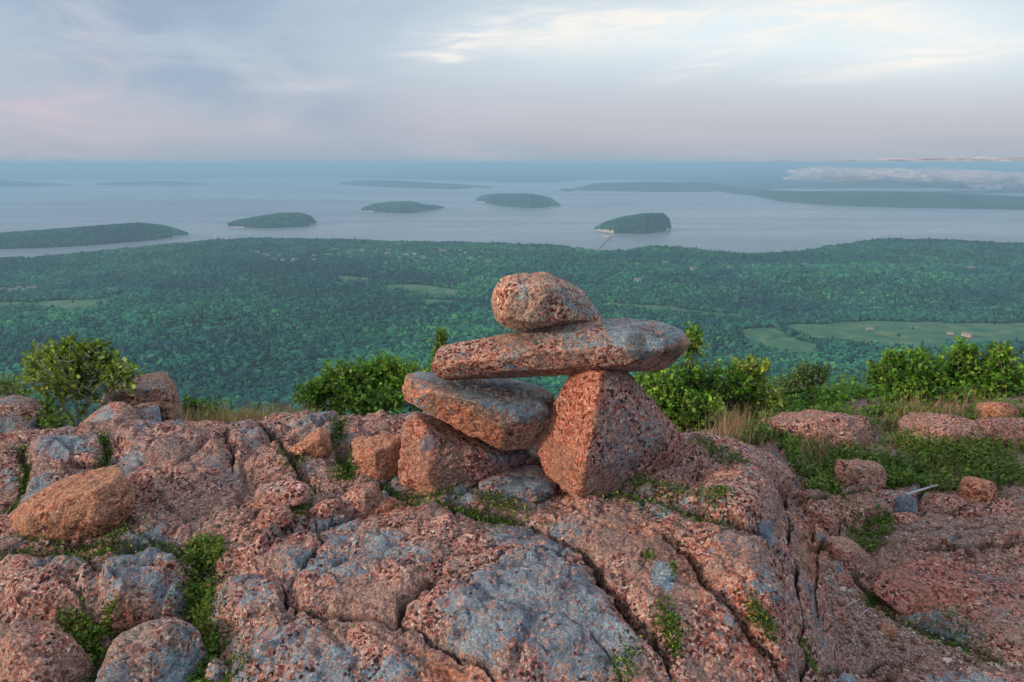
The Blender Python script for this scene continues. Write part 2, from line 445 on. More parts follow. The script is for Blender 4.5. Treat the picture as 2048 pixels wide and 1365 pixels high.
FIELDS = [
    [(60, 598), (130, 593), (215, 592), (222, 612), (190, 626), (130, 630), (85, 616)],
    [(-60, 598), (155, 596), (160, 606), (-60, 613)],
    [(672, 550), (745, 549), (748, 560), (690, 565)],
    [(765, 566), (840, 567), (912, 575), (905, 591), (830, 584), (770, 576)],
    [(845, 598), (918, 596), (916, 609), (850, 612)],
    [(1560, 655), (1700, 645), (2100, 640), (2120, 684), (1980, 688), (1850, 700), (1700, 692), (1600, 682)],
    [(1475, 668), (1540, 664), (1600, 688), (1650, 704), (1590, 712), (1510, 694)],
    [(1180, 600), (1330, 602), (1480, 610), (1480, 619), (1300, 613)],
    [(240, 598), (262, 597), (265, 610), (245, 611)],
    [(1250, 528), (1290, 526), (1292, 534), (1252, 536)], [(640, 500), (668, 499), (670, 507), (642, 508)],
    [(1040, 560), (1100, 561), (1100, 567), (1045, 567)]]
FP = [at_z(np.array([p_[0] for p_ in f]), np.array([p_[1] for p_ in f]), SEA + 52)[:, :2] for f in FIELDS]
def field_mask(q, amp=26):
    qq = q + amp * np.stack([fbm2(q, 1 / 60, 2, 8), fbm2(q, 1 / 60, 2, 9)], -1)
    m_ = np.zeros(len(q), bool)
    for f in FP: m_ |= inside(qq, f)
    return m_
azs = np.r_[np.linspace(-1.5, -.68, 30)[:-1], np.linspace(-.68, .68, 420), np.linspace(.68, 1.5, 30)[1:]]
rs = np.r_[np.linspace(4.6, 30, 25)[:-1], np.geomspace(30, 900, 60)[:-1], np.linspace(900, 5600, 330)]
A, R = np.meshgrid(azs, rs)
X, Y = (R * np.sin(A)).ravel(), (R * np.cos(A)).ravel()
Z = land_h(X, Y)
fm = field_mask(np.stack([X, Y], -1), 26).astype(float)
land = mesh("mainland_terrain", np.stack([X, Y, Z], -1), grid_faces(len(rs), len(azs)), M_LAND, attrs={'field': fm})
tag(land, "low wooded mainland with pale fields below the summit", "land", kind="structure")

# --- tree crowns for the forest (one mass nobody could count)
def crown_src(name, kind, seed):
    bm = bmesh.new(); bmesh.ops.create_icosphere(bm, subdivisions=2, radius=1)
    rng = np.random.default_rng(seed)
    P = np.array([v.co[:] for v in bm.verts])
    if kind == 'leafy':
        n = fbm(P * 1.6 + seed * 3.1, 3) * .75 + vn(P * 3.6 + seed) * .28
        P = P * (1 + n)[:, None] * np.array([.62, .62, .55]); P[:, 2] += .62
    else:
        z = (P[:, 2] + 1) / 2; r = (1 - z) ** .8 * .36 + .02
        aN = np.arctan2(P[:, 1], P[:, 0]); r = r * (1 + .35 * vn(np.stack([np.cos(aN) * 2, np.sin(aN) * 2, z * 6 + seed], -1)))
        P = np.stack([np.cos(aN) * r, np.sin(aN) * r, z * 1.7], -1)
    for v, c in zip(bm.verts, P): v.co = c
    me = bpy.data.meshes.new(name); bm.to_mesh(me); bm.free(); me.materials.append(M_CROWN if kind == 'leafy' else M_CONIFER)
    me.shade_smooth() if kind != 'leafy' else None
    return bpy.data.objects.new(name, me)
src = bpy.data.collections.new("crown_kinds")
for i in range(5): src.objects.link(crown_src("leafy_crown", 'leafy', i + 1))
for i in range(2): src.objects.link(crown_src("conifer_crown", 'conifer', i + 11))
def scatter_mass(name, pts, sizes, pick, coll):
    me = bpy.data.meshes.new(name); me.from_pydata([], [], []); me.vertices.add(len(pts))
    me.vertices.foreach_set('co', np.asarray(pts, np.float32).ravel())
    a_ = me.attributes.new('size', 'FLOAT', 'POINT'); a_.data.foreach_set('value', np.asarray(sizes, np.float32))
    a_ = me.attributes.new('turn', 'FLOAT', 'POINT'); a_.data.foreach_set('value', RNG.uniform(0, 6.28, len(pts)).astype(np.float32))
    a_ = me.attributes.new('pick', 'INT', 'POINT'); a_.data.foreach_set('value', np.asarray(pick, np.int32))
    me.update()
    o = bpy.data.objects.new(name, me); SC.collection.objects.link(o)
    ng = bpy.data.node_groups.new(name, 'GeometryNodeTree')
    ng.interface.new_socket('Geometry', in_out='INPUT', socket_type='NodeSocketGeometry')
    ng.interface.new_socket('Geometry', in_out='OUTPUT', socket_type='NodeSocketGeometry')
    N, L = ng.nodes, ng.links
    gi, go = N.new('NodeGroupInput'), N.new('NodeGroupOutput')
    ci = N.new('GeometryNodeCollectionInfo'); ci.inputs['Collection'].default_value = coll
    ci.inputs['Separate Children'].default_value = True; ci.inputs['Reset Children'].default_value = True
    ip = N.new('GeometryNodeInstanceOnPoints'); ip.inputs['Pick Instance'].default_value = True
    def na(nm, dt):
        nd = N.new('GeometryNodeInputNamedAttribute'); nd.data_type = dt; nd.inputs['Name'].default_value = nm
        return nd.outputs['Attribute']
    cx = N.new('ShaderNodeCombineXYZ'); L.new(na('turn', 'FLOAT'), cx.inputs[2])
    cs = N.new('ShaderNodeCombineXYZ')
    sz = na('size', 'FLOAT')
    for k in range(3): L.new(sz, cs.inputs[k])
    L.new(gi.outputs[0], ip.inputs['Points']); L.new(ci.outputs[0], ip.inputs['Instance'])
    L.new(na('pick', 'INT'), ip.inputs['Instance Index']); L.new(cx.outputs[0], ip.inputs['Rotation']); L.new(cs.outputs[0], ip.inputs['Scale'])
    L.new(ip.outputs[0], go.inputs[0])
    md = o.modifiers.new("scatter", 'NODES'); md.node_group = ng
    return o
def jitter(x0, x1, y0, y1, s, j=.48):
    gx, gy = np.meshgrid(np.arange(x0, x1, s), np.arange(y0, y1, s))
    q = np.stack([gx.ravel(), gy.ravel()], -1).astype(float)
    return q + RNG.uniform(-j, j, q.shape) * s
FX, FY, FZ, FS = [], [], [], []
def add_trees(q, z, s):
    FX.append(q[:, 0]); FY.append(q[:, 1]); FZ.append(z); FS.append(s)
for (d0, d1, sp, s0, s1) in [(650, 1700, 8.2, 5.2, 8.2), (1700, 2800, 9.2, 5.5, 8.6), (2800, 5200, 11, 6.5, 10)]:
    q = jitter(-3600, 3600, 500, 5200, sp)
    d = np.hypot(q[:, 0], q[:, 1]); a = np.arctan2(q[:, 0], q[:, 1])
    k = (d >= d0) & (d < d1) & (np.abs(a) < .70) & (d < shore_d(a) + 60)
    q = q[k]; z = land_h(q[:, 0], q[:, 1])
    thin = fbm2(q, 1 / 130, 3, 12)
    k = (z > SEA + 1.2) & ~(field_mask(q) & (RNG.random(len(q)) > .006)) & (RNG.random(len(q)) < .93 + thin)
    q, z = q[k], z[k]
    big = (.72 + .5 * RNG.random(len(q)) ** 3) * 1.05 + .42 * sstep(-.35, .35, fbm2(q, 1 / 55, 2, 13))
    add_trees(q, z, RNG.uniform(s0, s1, len(q)) * big)

# --- islands and far points of land
def island(label, basel, top, depth, step=14, trees=True, pick_shore=True, tree_h=9, cliff=0):
    """basel: waterline as photo pixels, top: skyline as photo pixels -> a real hill at its own distance"""
    bx = np.array([b[0] for b in basel], float); by = np.array([b[1] for b in basel], float)
    tx = np.array([b[0] for b in top], float); ty = np.array([b[1] for b in top], float)
    x0, x1 = bx[0], bx[-1]
    dmid = at_z((x0 + x1) / 2, by.mean(), SEA)[1]
    nu = int(max(24, (x1 - x0) / F * dmid / step)); nv = int(max(10, depth / step))
    us = np.linspace(0, 1, nu); px = x0 + (x1 - x0) * us
    front = at_z(px, np.interp(px, bx, by), SEA)
    env = (1 - np.abs(2 * us - 1) ** 2.6) ** .5
    env = np.maximum(env, .02)
    vs = np.linspace(0, 1, nv)
    dirn = front[:, :2] / np.linalg.norm(front[:, :2], axis=1)[:, None]
    base_d = np.linalg.norm(front[:, :2], axis=1)
    DD = base_d[:, None] + depth * env[:, None] * vs[None, :]
    P = dirn[:, None, :] * DD[..., None]
    # skyline height on the ridge at 45% of the depth
    rd = base_d + depth * env * .45
    e_top = ray(px, np.interp(px, tx, ty)); H = CAMZ + e_top[:, 2] / np.hypot(e_top[:, 0], e_top[:, 1]) * rd - SEA - (tree_h if trees else 0)
    H = np.maximum(H, 1.0)
    prof = np.clip(1 - np.abs((vs - .45) / np.where(vs < .45, .45, .55)) ** 2.0, 0, 1) ** .7
    n = fbm2(P.reshape(-1, 2), 1 / 140, 4, 21).reshape(P.shape[:2])
    Zh = H[:, None] * prof[None, :] * (1 + .25 * n * (1 - prof[None])) + 2.0 * np.sin(np.pi * vs)[None] - .8
    Vv = np.concatenate([P, (SEA + Zh)[..., None]], -1).reshape(-1, 3)
    ctr = Vv.mean(0); ctr[2] = SEA
    o = mesh("island", Vv, grid_faces(nu, nv), M_LAND if trees else M_FARLAND, loc=tuple(ctr))
    o.data.materials.append(M_SHORE)
    mi = []
    fz = Zh
    low = (fz[:-1, :-1] + fz[1:, 1:]) / 2 < (5.0 + cliff)
    o.data.polygons.foreach_set('material_index', low.astype(np.int32).ravel())
    tag(o, label, "island", kind="structure")
    if trees:
        w_, h_ = (x1 - x0) / F * dmid, depth
        cnt = int(w_ * h_ / 85)
        u = RNG.random(cnt); v = RNG.random(cnt)
        iu = u * (nu - 1); iv = v * (nv - 1); i0 = iu.astype(int); j0 = iv.astype(int); fu = (iu - i0)[:, None]; fv = (iv - j0)[:, None]
        G3 = np.concatenate([P, Zh[..., None]], -1)
        pt = (G3[i0, j0] * (1 - fu) * (1 - fv) + G3[np.minimum(i0 + 1, nu - 1), j0] * fu * (1 - fv) + G3[i0, np.minimum(j0 + 1, nv - 1)] * (1 - fu) * fv + G3[np.minimum(i0 + 1, nu - 1), np.minimum(j0 + 1, nv - 1)] * fu * fv)
        k = pt[:, 2] > 4.5 + cliff * RNG.random(cnt)
        pt = pt[k]
        add_trees(pt[:, :2], pt[:, 2] + SEA, RNG.uniform(.5, 1.4, len(pt)) * tree_h * .8)
    return o
island("long low wooded island reaching in from the left edge", [(-150, 503), (0, 499), (100, 496), (200, 490), (300, 481), (378, 471)], [(-150, 500), (-110, 480), (0, 467), (100, 460), (200, 452), (280, 446), (330, 451), (362, 461), (378, 468)], 420)
island("wooded island with a flat base and a blunt right end, off the town shore", [(457, 455), (540, 457), (610, 454), (632, 448)], [(457, 447), (480, 440), (520, 433), (560, 427), (600, 426), (622, 432), (632, 444)], 420)
island("small humped island with a low rocky tail on its right", [(724, 423), (800, 427), (850, 425), (890, 417)], [(724, 417), (745, 409), (780, 404), (820, 403), (850, 410), (872, 411), (890, 415)], 420, cliff=2)
island("rounded wooded island in the middle of the bay", [(952, 403), (1000, 412), (1060, 417), (1120, 413)], [(952, 398), (965, 391), (1000, 388), (1060, 388), (1100, 396), (1120, 409)], 600, cliff=2)
island("steep dark island with pale cliffs above the breakwater", [(1189, 461), (1230, 467), (1290, 468), (1341, 461)], [(1189, 456), (1215, 442), (1250, 433), (1290, 427), (1325, 427), (1337, 438), (1341, 455)], 330, cliff=7)
far_is = [("thin low island strip far across the bay", [(190, 371), (300, 371), (430, 371)], [(190, 368), (230, 364), (350, 363), (400, 367), (430, 370)], 1200),
 ("low point of land at the far left edge", [(-300, 375), (0, 374), (147, 372)], [(-300, 356), (0, 361), (60, 364), (147, 370)], 1500),
 ("long flat island behind the small humped one", [(678, 370), (780, 375), (900, 379), (985, 376)], [(678, 367), (720, 361), (800, 362), (880, 367), (985, 374)], 1300),
 ("flat wooded island left of the long right-hand point", [(1148, 381), (1300, 384), (1500, 384)], [(1148, 377), (1190, 367), (1300, 364), (1420, 366), (1480, 376), (1500, 380)], 1500),
 ("long wooded point running out of the right edge", [(1430, 384), (1500, 391), (1560, 403), (1650, 411), (1800, 416), (2048, 420), (2400, 423)], [(1430, 378), (1500, 380), (1600, 383), (1750, 383), (1900, 387), (2048, 394), (2400, 405)], 1500),
 ("tiny islet off the tip of the flat wooded island", [(1118, 382), (1135, 383), (1152, 382)], [(1118, 380), (1135, 377), (1152, 380)], 200)]
for lb, b_, t_, dp in far_is: island(lb, b_, t_, dp, step=40, trees=False)

# --- the far shore, 20 to 90 km off
fa = np.linspace(-.85, .85, 520)
cp = np.array([(-700, 362), (0, 360), (300, 359), (600, 355), (900, 361), (1000, 365), (1110, 366), (1180, 359), (1330, 361), (1500, 380), (1700, 377), (2048, 378), (2800, 372)], float)
cpp = at_z(cp[:, 0], cp[:, 1], SEA); ca_, cd_ = np.arctan2(cpp[:, 0], cpp[:, 1]), np.hypot(cpp[:, 0], cpp[:, 1])
dc = np.interp(fa, ca_, cd_)
fr = np.concatenate([np.linspace(0, 8000, 90), np.linspace(8300, 75000, 70)])
FA, FR = np.meshgrid(fa, fr)
DDf = dc[None, :] + FR; DDf = DDf + 700 * fbm2(np.stack([FA.ravel() * 30, FR.ravel() * 0], -1), 1, 3, 3).reshape(FA.shape)
DDf = np.minimum(DDf, 96000)
Xf, Yf = DDf * np.sin(FA), DDf * np.cos(FA)
q = np.stack([Xf.ravel(), Yf.ravel()], -1)
rise = np.interp(FR.ravel(), [0, 400, 4000, 12000, 30000, 75000], [-2, 16, 45, 130, 330, 390])
px_ = CX + F * np.tan(FA.ravel())
hl = np.interp(px_, [-600, 0, 60, 120, 250, 330, 600, 900, 3000], [150, 150, 160, 60, 35, 60, 10, -10, -40])
Zf = SEA + rise + np.maximum(0, fbm2(q, 1 / 3500, 4, 31)) * 70 * sstep(0, 6000, FR.ravel()) * .6 + .28 * hl * np.exp(-((FR.ravel() - 30000) / 9000) ** 2) * (1 + .5 * fbm2(q, 1 / 2500, 3, 33))
Zf = np.minimum(Zf, -6 + 4 * fbm2(q, 1 / 5000, 2, 36))
farl = mesh("far_land", np.stack([q[:, 0], q[:, 1], Zf], -1), grid_faces(len(fr), len(fa)), M_FARLAND)
print('far land top', Zf.max())
tag(farl, "low blue far shore along the horizon", "land", kind="structure")

# --- the forest
fx = np.concatenate(FX); fy = np.concatenate(FY); fz = np.concatenate(FZ); fs = np.concatenate(FS)
con = sstep(-.1, .25, fbm2(np.stack([fx, fy], -1), 1 / 350, 3, 41)) * .5 + .08
dd_ = np.hypot(fx, fy); con = np.where(dd_ > shore_d(np.arctan2(fx, fy)) - 260, .62, con); con = np.where(dd_ > shore_d(np.arctan2(fx, fy)) + 50, .93, con)
pick = np.where(RNG.random(len(fx)) < con, 5 + RNG.integers(0, 2, len(fx)), RNG.integers(0, 5, len(fx)))
fs = np.where(pick >= 5, fs * 1.15, fs)
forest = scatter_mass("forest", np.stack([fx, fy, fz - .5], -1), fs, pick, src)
tag(forest, "dense green forest covering the lowland and the islands", "forest", kind="stuff")
print("forest trees", len(fx))

# --- houses of the town and in the clearings
M_HW = plain("white_clapboard", (.72, .72, .70), .7, .08, 1)
M_HR = plain("grey_shingle", (.17, .165, .17), .85, .2, 1)
M_HT = plain("tan_wall", (.42, .34, .28), .8, .1, 1)
M_GL = plain("dark_glass", (.03, .04, .05), .2)
def box(x0, x1, y0, y1, z0, z1):
    v = [(x, y, z) for z in (z0, z1) for y in (y0, y1) for x in (x0, x1)]
    return v, [(0, 2, 3, 1), (4, 5, 7, 6), (0, 1, 5, 4), (1, 3, 7, 5), (3, 2, 6, 7), (2, 0, 4, 6)]
def join(parts):
    V_, F_ = [], []
    for v, f in parts:
        n_ = len(V_); V_ += list(v); F_ += [tuple(i + n_ for i in ff) for ff in f]
    return V_, F_
def house(L=16, W=9, Hh=6, wall=M_HW):
    t_ = empty("house", (0, 0, 0))
    gv = [(-L / 2, -W / 2, 0), (L / 2, -W / 2, 0), (L / 2, W / 2, 0), (-L / 2, W / 2, 0), (-L / 2, -W / 2, Hh), (L / 2, -W / 2, Hh), (L / 2, W / 2, Hh), (-L / 2, W / 2, Hh), (-L / 2, 0, Hh + 3.6), (L / 2, 0, Hh + 3.6)]
    gf = [(0, 1, 5, 4), (1, 2, 6, 9, 5), (2, 3, 7, 6), (3, 0, 4, 8, 7)]
    mesh("wall", gv, gf, wall, t_, smooth=False)
    e = .5
    rv = [(-L / 2 - e, -W / 2 - e, Hh - .35), (L / 2 + e, -W / 2 - e, Hh - .35), (L / 2 + e, 0, Hh + 3.75), (-L / 2 - e, 0, Hh + 3.75), (L / 2 + e, W / 2 + e, Hh - .35), (-L / 2 - e, W / 2 + e, Hh - .35)]
    rv2 = [(x, y, z + .3) for x, y, z in rv]
    mesh("roof", rv + rv2, [(0, 1, 2, 3), (3, 2, 4, 5), (6, 9, 8, 7), (9, 11, 10, 8), (0, 6, 7, 1), (5, 4, 10, 11), (1, 7, 8, 2), (2, 8, 10, 4), (0, 3, 9, 6), (3, 5, 11, 9)], M_HR, t_, smooth=False)
    for k in range(4):
        x = -L / 2 + L * (k + .5) / 4
        mesh("window", *box(x - .6, x + .6, -W / 2 - .04, -W / 2 + .02, 2.2, 3.9), M_GL, t_, smooth=False)
    return t_
def copy_tree(o, parent=None):
    c = o.copy(); SC.collection.objects.link(c); c.parent = parent
    for ch in o.children: copy_tree(ch, c)
    return c
hs0 = house(); hs1 = house(24, 11, 7, M_HT)
spots = []
hr = np.random.default_rng(3)
TOWN = "tiny pale house among the trees of the shore town"
for i in range(46):
    px = hr.uniform(470, 1000); py = hr.uniform(497, 528)
    spots.append((px, py, TOWN, "houses of the town by the shore", hr.uniform(.8, 1.3)))
for px, py in [(775, 508), (790, 506), (812, 511), (830, 509), (845, 515), (700, 507), (885, 503), (560, 512), (590, 520)]:
    spots.append((px, py, TOWN, "houses of the town by the shore", 1.5))
for (px, py), od in zip([(4, 579), (22, 580), (38, 577), (52, 580), (64, 577)], ("leftmost", "second from the left", "middle one", "second from the right", "rightmost")):
    spots.append((px, py, od + " of five small white houses above the pale field at far left", "white houses above the left field", 1.25))
spots += [(1385, 540, "white house alone in the woods, below the steep dark island", None, 1.7), (1275, 562, "white house alone among trees, up right of the cairn's top stone", None, 1.5),
          (1332, 526, "pale house near the shore, right of the breakwater", None, 1.3), (1942, 537, "lone white house on the wooded hill near the right edge", None, 1.5),
          (1935, 669, "long white building on the pale marsh near the right edge", None, 1.0), (1900, 664, "small white shed left of the long white building on the marsh", None, .6),
          (1740, 655, "tan house in trees at the near side of the marsh", None, .65), (1460, 536, "low grey-tan house in the woods near the right shore", None, 1.1), (1610, 530, "tan house in the woods beneath the right shore", None, 1.1)]
first = {}
for i, (px, py, lb, gr, s_) in enumerate(spots):
    kind = 1 if 'tan' in lb or 'long' in lb or (gr and i % 7 == 3) else 0
    o = (hs0, hs1)[kind]
    if kind in first: o = copy_tree(o)
    first[kind] = 1
    p0 = at_z(px, py, SEA + 50)
    for _ in range(4):
        p0 = at_z(px, py, float(land_h(np.array([p0[0]]), np.array([p0[1]]))[0]) + 9)
    z0 = float(land_h(np.array([p0[0]]), np.array([p0[1]]))[0])
    o.location = (p0[0], p0[1], z0 + 3.0); o.rotation_euler = (0, 0, hr.uniform(-.6, .6) - math.atan2(p0[0], p0[1])); o.scale = (s_,) * 3
    for k_ in ('group',):
        if k_ in o: del o[k_]
    tag(o, lb, "house", gr)
# --- breakwater and pier, boats
M_STONE = plain("breakwater_stone", (.20, .18, .17), .9, .4, .3)
def ribbon(pts, wds, z0, z1):
    V_, F_ = [], []
    for i, (x, y) in enumerate(pts):
        a = np.array(pts[max(0, i - 1)]); b = np.array(pts[min(len(pts) - 1, i + 1)]); d = (b - a) / np.linalg.norm(b - a); n_ = np.array([-d[1], d[0]])
        wd = wds[i]
        for s_, k_ in ((-1, 1), (-.6, 1), (.6, 1), (1, 1)):
            zz = z0 if abs(s_) == 1 else z1
            V_.append((x + n_[0] * wd * s_, y + n_[1] * wd * s_, zz))
    for i in range(len(pts) - 1):
        for k_ in range(3): F_.append((i * 4 + k_, i * 4 + k_ + 1, i * 4 + 5 + k_, i * 4 + 4 + k_))
    F_ += [(0, 1, 2, 3), tuple(len(V_) - 4 + k_ for k_ in (3, 2, 1, 0))]
    return V_, F_
pa = [at_z(x, y, SEA)[:2] for x, y in ((1198, 498), (1205, 491), (1213, 483), (1221, 475))]
c0 = pa[1]
pr = empty("pier", (c0[0], c0[1], SEA))
V_, F_ = ribbon([p_ - c0 for p_ in pa], [7, 7, 7, 7], -2, 5); mesh("causeway", V_, F_, M_STONE, pr, smooth=False)
pb = [at_z(x, y, SEA)[:2] - c0 for x, y in ((1206, 473), (1216, 474), (1228, 473))]
V_, F_ = ribbon(pb, [18, 24, 18], -2, 6); mesh("platform", V_, F_, M_HT, pr, smooth=False)
hv = empty("pier_shed", (pb[1][0] + c0[0], pb[1][1] + c0[1], SEA + 6))
mesh("wall", *box(-14, 14, -7, 7, 0, 6), M_HW, hv, smooth=False); mesh("roof", [(-15, -8, 6), (15, -8, 6), (15, 8, 6), (-15, 8, 6), (-15, 0, 9), (15, 0, 9)], [(0, 1, 5, 4), (2, 3, 4, 5), (0, 4, 3), (1, 2, 5)], M_HR, hv, smooth=False)
tag(hv, "white shed standing on the end of the pier", "shed")
tag(pr, "grey stone pier running toward the steep dark island", "pier")
def boat():
    t_ = empty("boat", (0, 0, 0))
    st_ = np.linspace(-1, 1, 9); V_, F_ = [], []
    for s_ in st_:
        wdt = 2.0 * (1 - max(0, s_) ** 2.2) ** .8 + .02; sh = 1.5 + .5 * max(0, s_) ** 2
        V_ += [(7 * s_, -wdt, sh), (7 * s_, -wdt * .6, -.5), (7 * s_, wdt * .6, -.5), (7 * s_, wdt, sh)]
    for i in range(8):
        for k_ in range(4): F_.append((i * 4 + k_, i * 4 + (k_ + 1) % 4, i * 4 + 4 + (k_ + 1) % 4, i * 4 + 4 + k_))
    F_ += [(0, 1, 2, 3)]
    mesh("hull", V_, F_, M_HW, t_, smooth=False)
    mesh("cabin", *box(-2.6, 1.8, -1.3, 1.3, 1.3, 3.6), M_HW, t_, smooth=False)
    return t_
bt = boat()
bs = [(1425, 404, 3.2, "white boat out on open water below the long right-hand point", None), (1349, 458, 2.0, "white boat just off the right end of the steep dark island", None)]
HB = "tiny moored boat in the harbour between the long left island and the town"
for px, py in [(386, 474), (398, 478), (410, 470), (418, 481), (430, 473), (441, 480), (402, 486), (422, 487), (455, 478), (436, 466), (470, 474), (486, 478), (392, 466)]:
    bs.append((px, py, 1.35, HB, "boats moored in the harbour"))
for i, (px, py, s_, lb, gr) in enumerate(bs):
    o = bt if i == 0 else copy_tree(bt)
    p0 = at_z(px, py, SEA); o.location = p0; o.scale = (s_,) * 3; o.rotation_euler = (0, 0, hr.uniform(0, 3.1))
    tag(o, lb, "boat", gr)

# --- sea fog lying on the far water at the right, and the cloud bank beyond it
m_, g, p = newmat("fog_white")
p.inputs['Base Color'].default_value = (.98, .82, .82, 1); p.inputs['Roughness'].default_value = 1
p.inputs['Specular IOR Level'].default_value = 0
tr = g.new('ShaderNodeBsdfTranslucent'); tr.inputs[0].default_value = (1, .88, .87, 1)
tp = g.new('ShaderNodeBsdfTransparent')
lw = g.new('ShaderNodeLayerWeight'); lw.inputs[0].default_value = .35
mx = g.new('ShaderNodeMixShader'); mx.inputs[0].default_value = .35
g.l.new(p.outputs[0], mx.inputs[1]); g.l.new(tr.outputs[0], mx.inputs[2])
tcn = g.new('ShaderNodeTexCoord')
wisp = g.noise(g.scale(tcn.outputs['Object'], (.0007, .0007, .004)), 1.0, 5, .6)
al = g.m('MULTIPLY', g.m('POWER', g.m('SUBTRACT', 1.0, lw.outputs['Facing']), 1.3), g.ss(wisp, .25, .65))
mx2 = g.new('ShaderNodeMixShader'); g.put(mx2.inputs[0], g.m('MULTIPLY', al, .85))
g.l.new(tp.outputs[0], mx2.inputs[1]); g.l.new(mx.outputs[0], mx2.inputs[2])
g.l.new(mx2.outputs[0], g.n['Material Output'].inputs[0])
M_FOG = m_
def puffs(name, items, seed):
    """items: (px, py_centre, distance, half width m, half height m, half depth m)"""
    bm = bmesh.new(); bmesh.ops.create_icosphere(bm, subdivisions=5, radius=1)
    P0 = np.array([v.co[:] for v in bm.verts]); F0 = np.array([[v.index for v in f.verts] for f in bm.faces]); bm.free()
    VV, FF = [], []; off = 0
    for i, (px, py, dist, hw, hh, hd) in enumerate(items):
        c = at_y(px, py, dist)
        n_ = fbm(P0 * np.array([2.6, 2.6, 1.2]) + seed + i * 5.3, 5, .55)
        Q = P0 * (1 + .5 * n_)[:, None] * np.array([hw, hd, hh]) + c
        VV.append(Q); FF.append(F0 + off); off += len(P0)
    return mesh(name, np.concatenate(VV), np.concatenate(FF), M_FOG)
fr_ = np.random.default_rng(5)
items = []
for i in range(80):
    t_ = fr_.random(); px = 1640 + 560 * t_ ** .75; py = 352 + 26 * (t_ ** 1.1) + fr_.uniform(-13, 5) * (.4 + .6 * t_)
    dist = 466 / ((py + 7 - HOR) / F); dist = min(dist, 12800 + fr_.uniform(0, 1500))
    s_ = dist / F
    items.append((px, py, dist, fr_.uniform(35, 100) * s_, fr_.uniform(8, 15) * s_, fr_.uniform(15, 45) * s_))
fg = puffs("sea_fog", items, 2.2)
tag(fg, "bank of pinkish sea fog lying on the far water at the right", "fog", kind="stuff")
items = []
for i in range(46):
    t_ = fr_.random(); px = 1400 + 830 * t_; py = 327 + fr_.uniform(-1, 9) - 3 * t_
    dist = 112000.0; s_ = dist / F
    items.append((px, py, dist, fr_.uniform(60, 150) * s_, fr_.uniform(6, 11) * (.40 + t_) * s_, fr_.uniform(40, 90) * s_))
cb = puffs("clouds", items, 6.1)
tag(cb, "thin bank of pink cloud along the horizon at the right", "clouds", kind="stuff")

# --- haze: one even box of air
HZ = 26.0
me = bpy.data.meshes.new("haze")
v_, f_ = box(-99000, 99000, -99000, 99000, SEA - 1, HZ)
me.from_pydata(v_, [], f_); me.update()
hz = bpy.data.objects.new("haze", me); SC.collection.objects.link(hz)
tag(hz, "pale blue haze over the bay and the far shore", "haze", kind="stuff")
m_ = bpy.data.materials.new("haze_air"); m_.use_nodes = True
g = G(m_.node_tree); g.n.remove(g.n['Principled BSDF'])
pv = g.new('ShaderNodeVolumePrincipled')
pv.inputs['Color'].default_value = (.385, .645, .84, 1)
pv.inputs['Density'].default_value = 8.4e-5
pv.inputs['Anisotropy'].default_value = 0.0
g.l.new(pv.outputs[0], g.n['Material Output'].inputs['Volume'])
me.materials.append(m_)

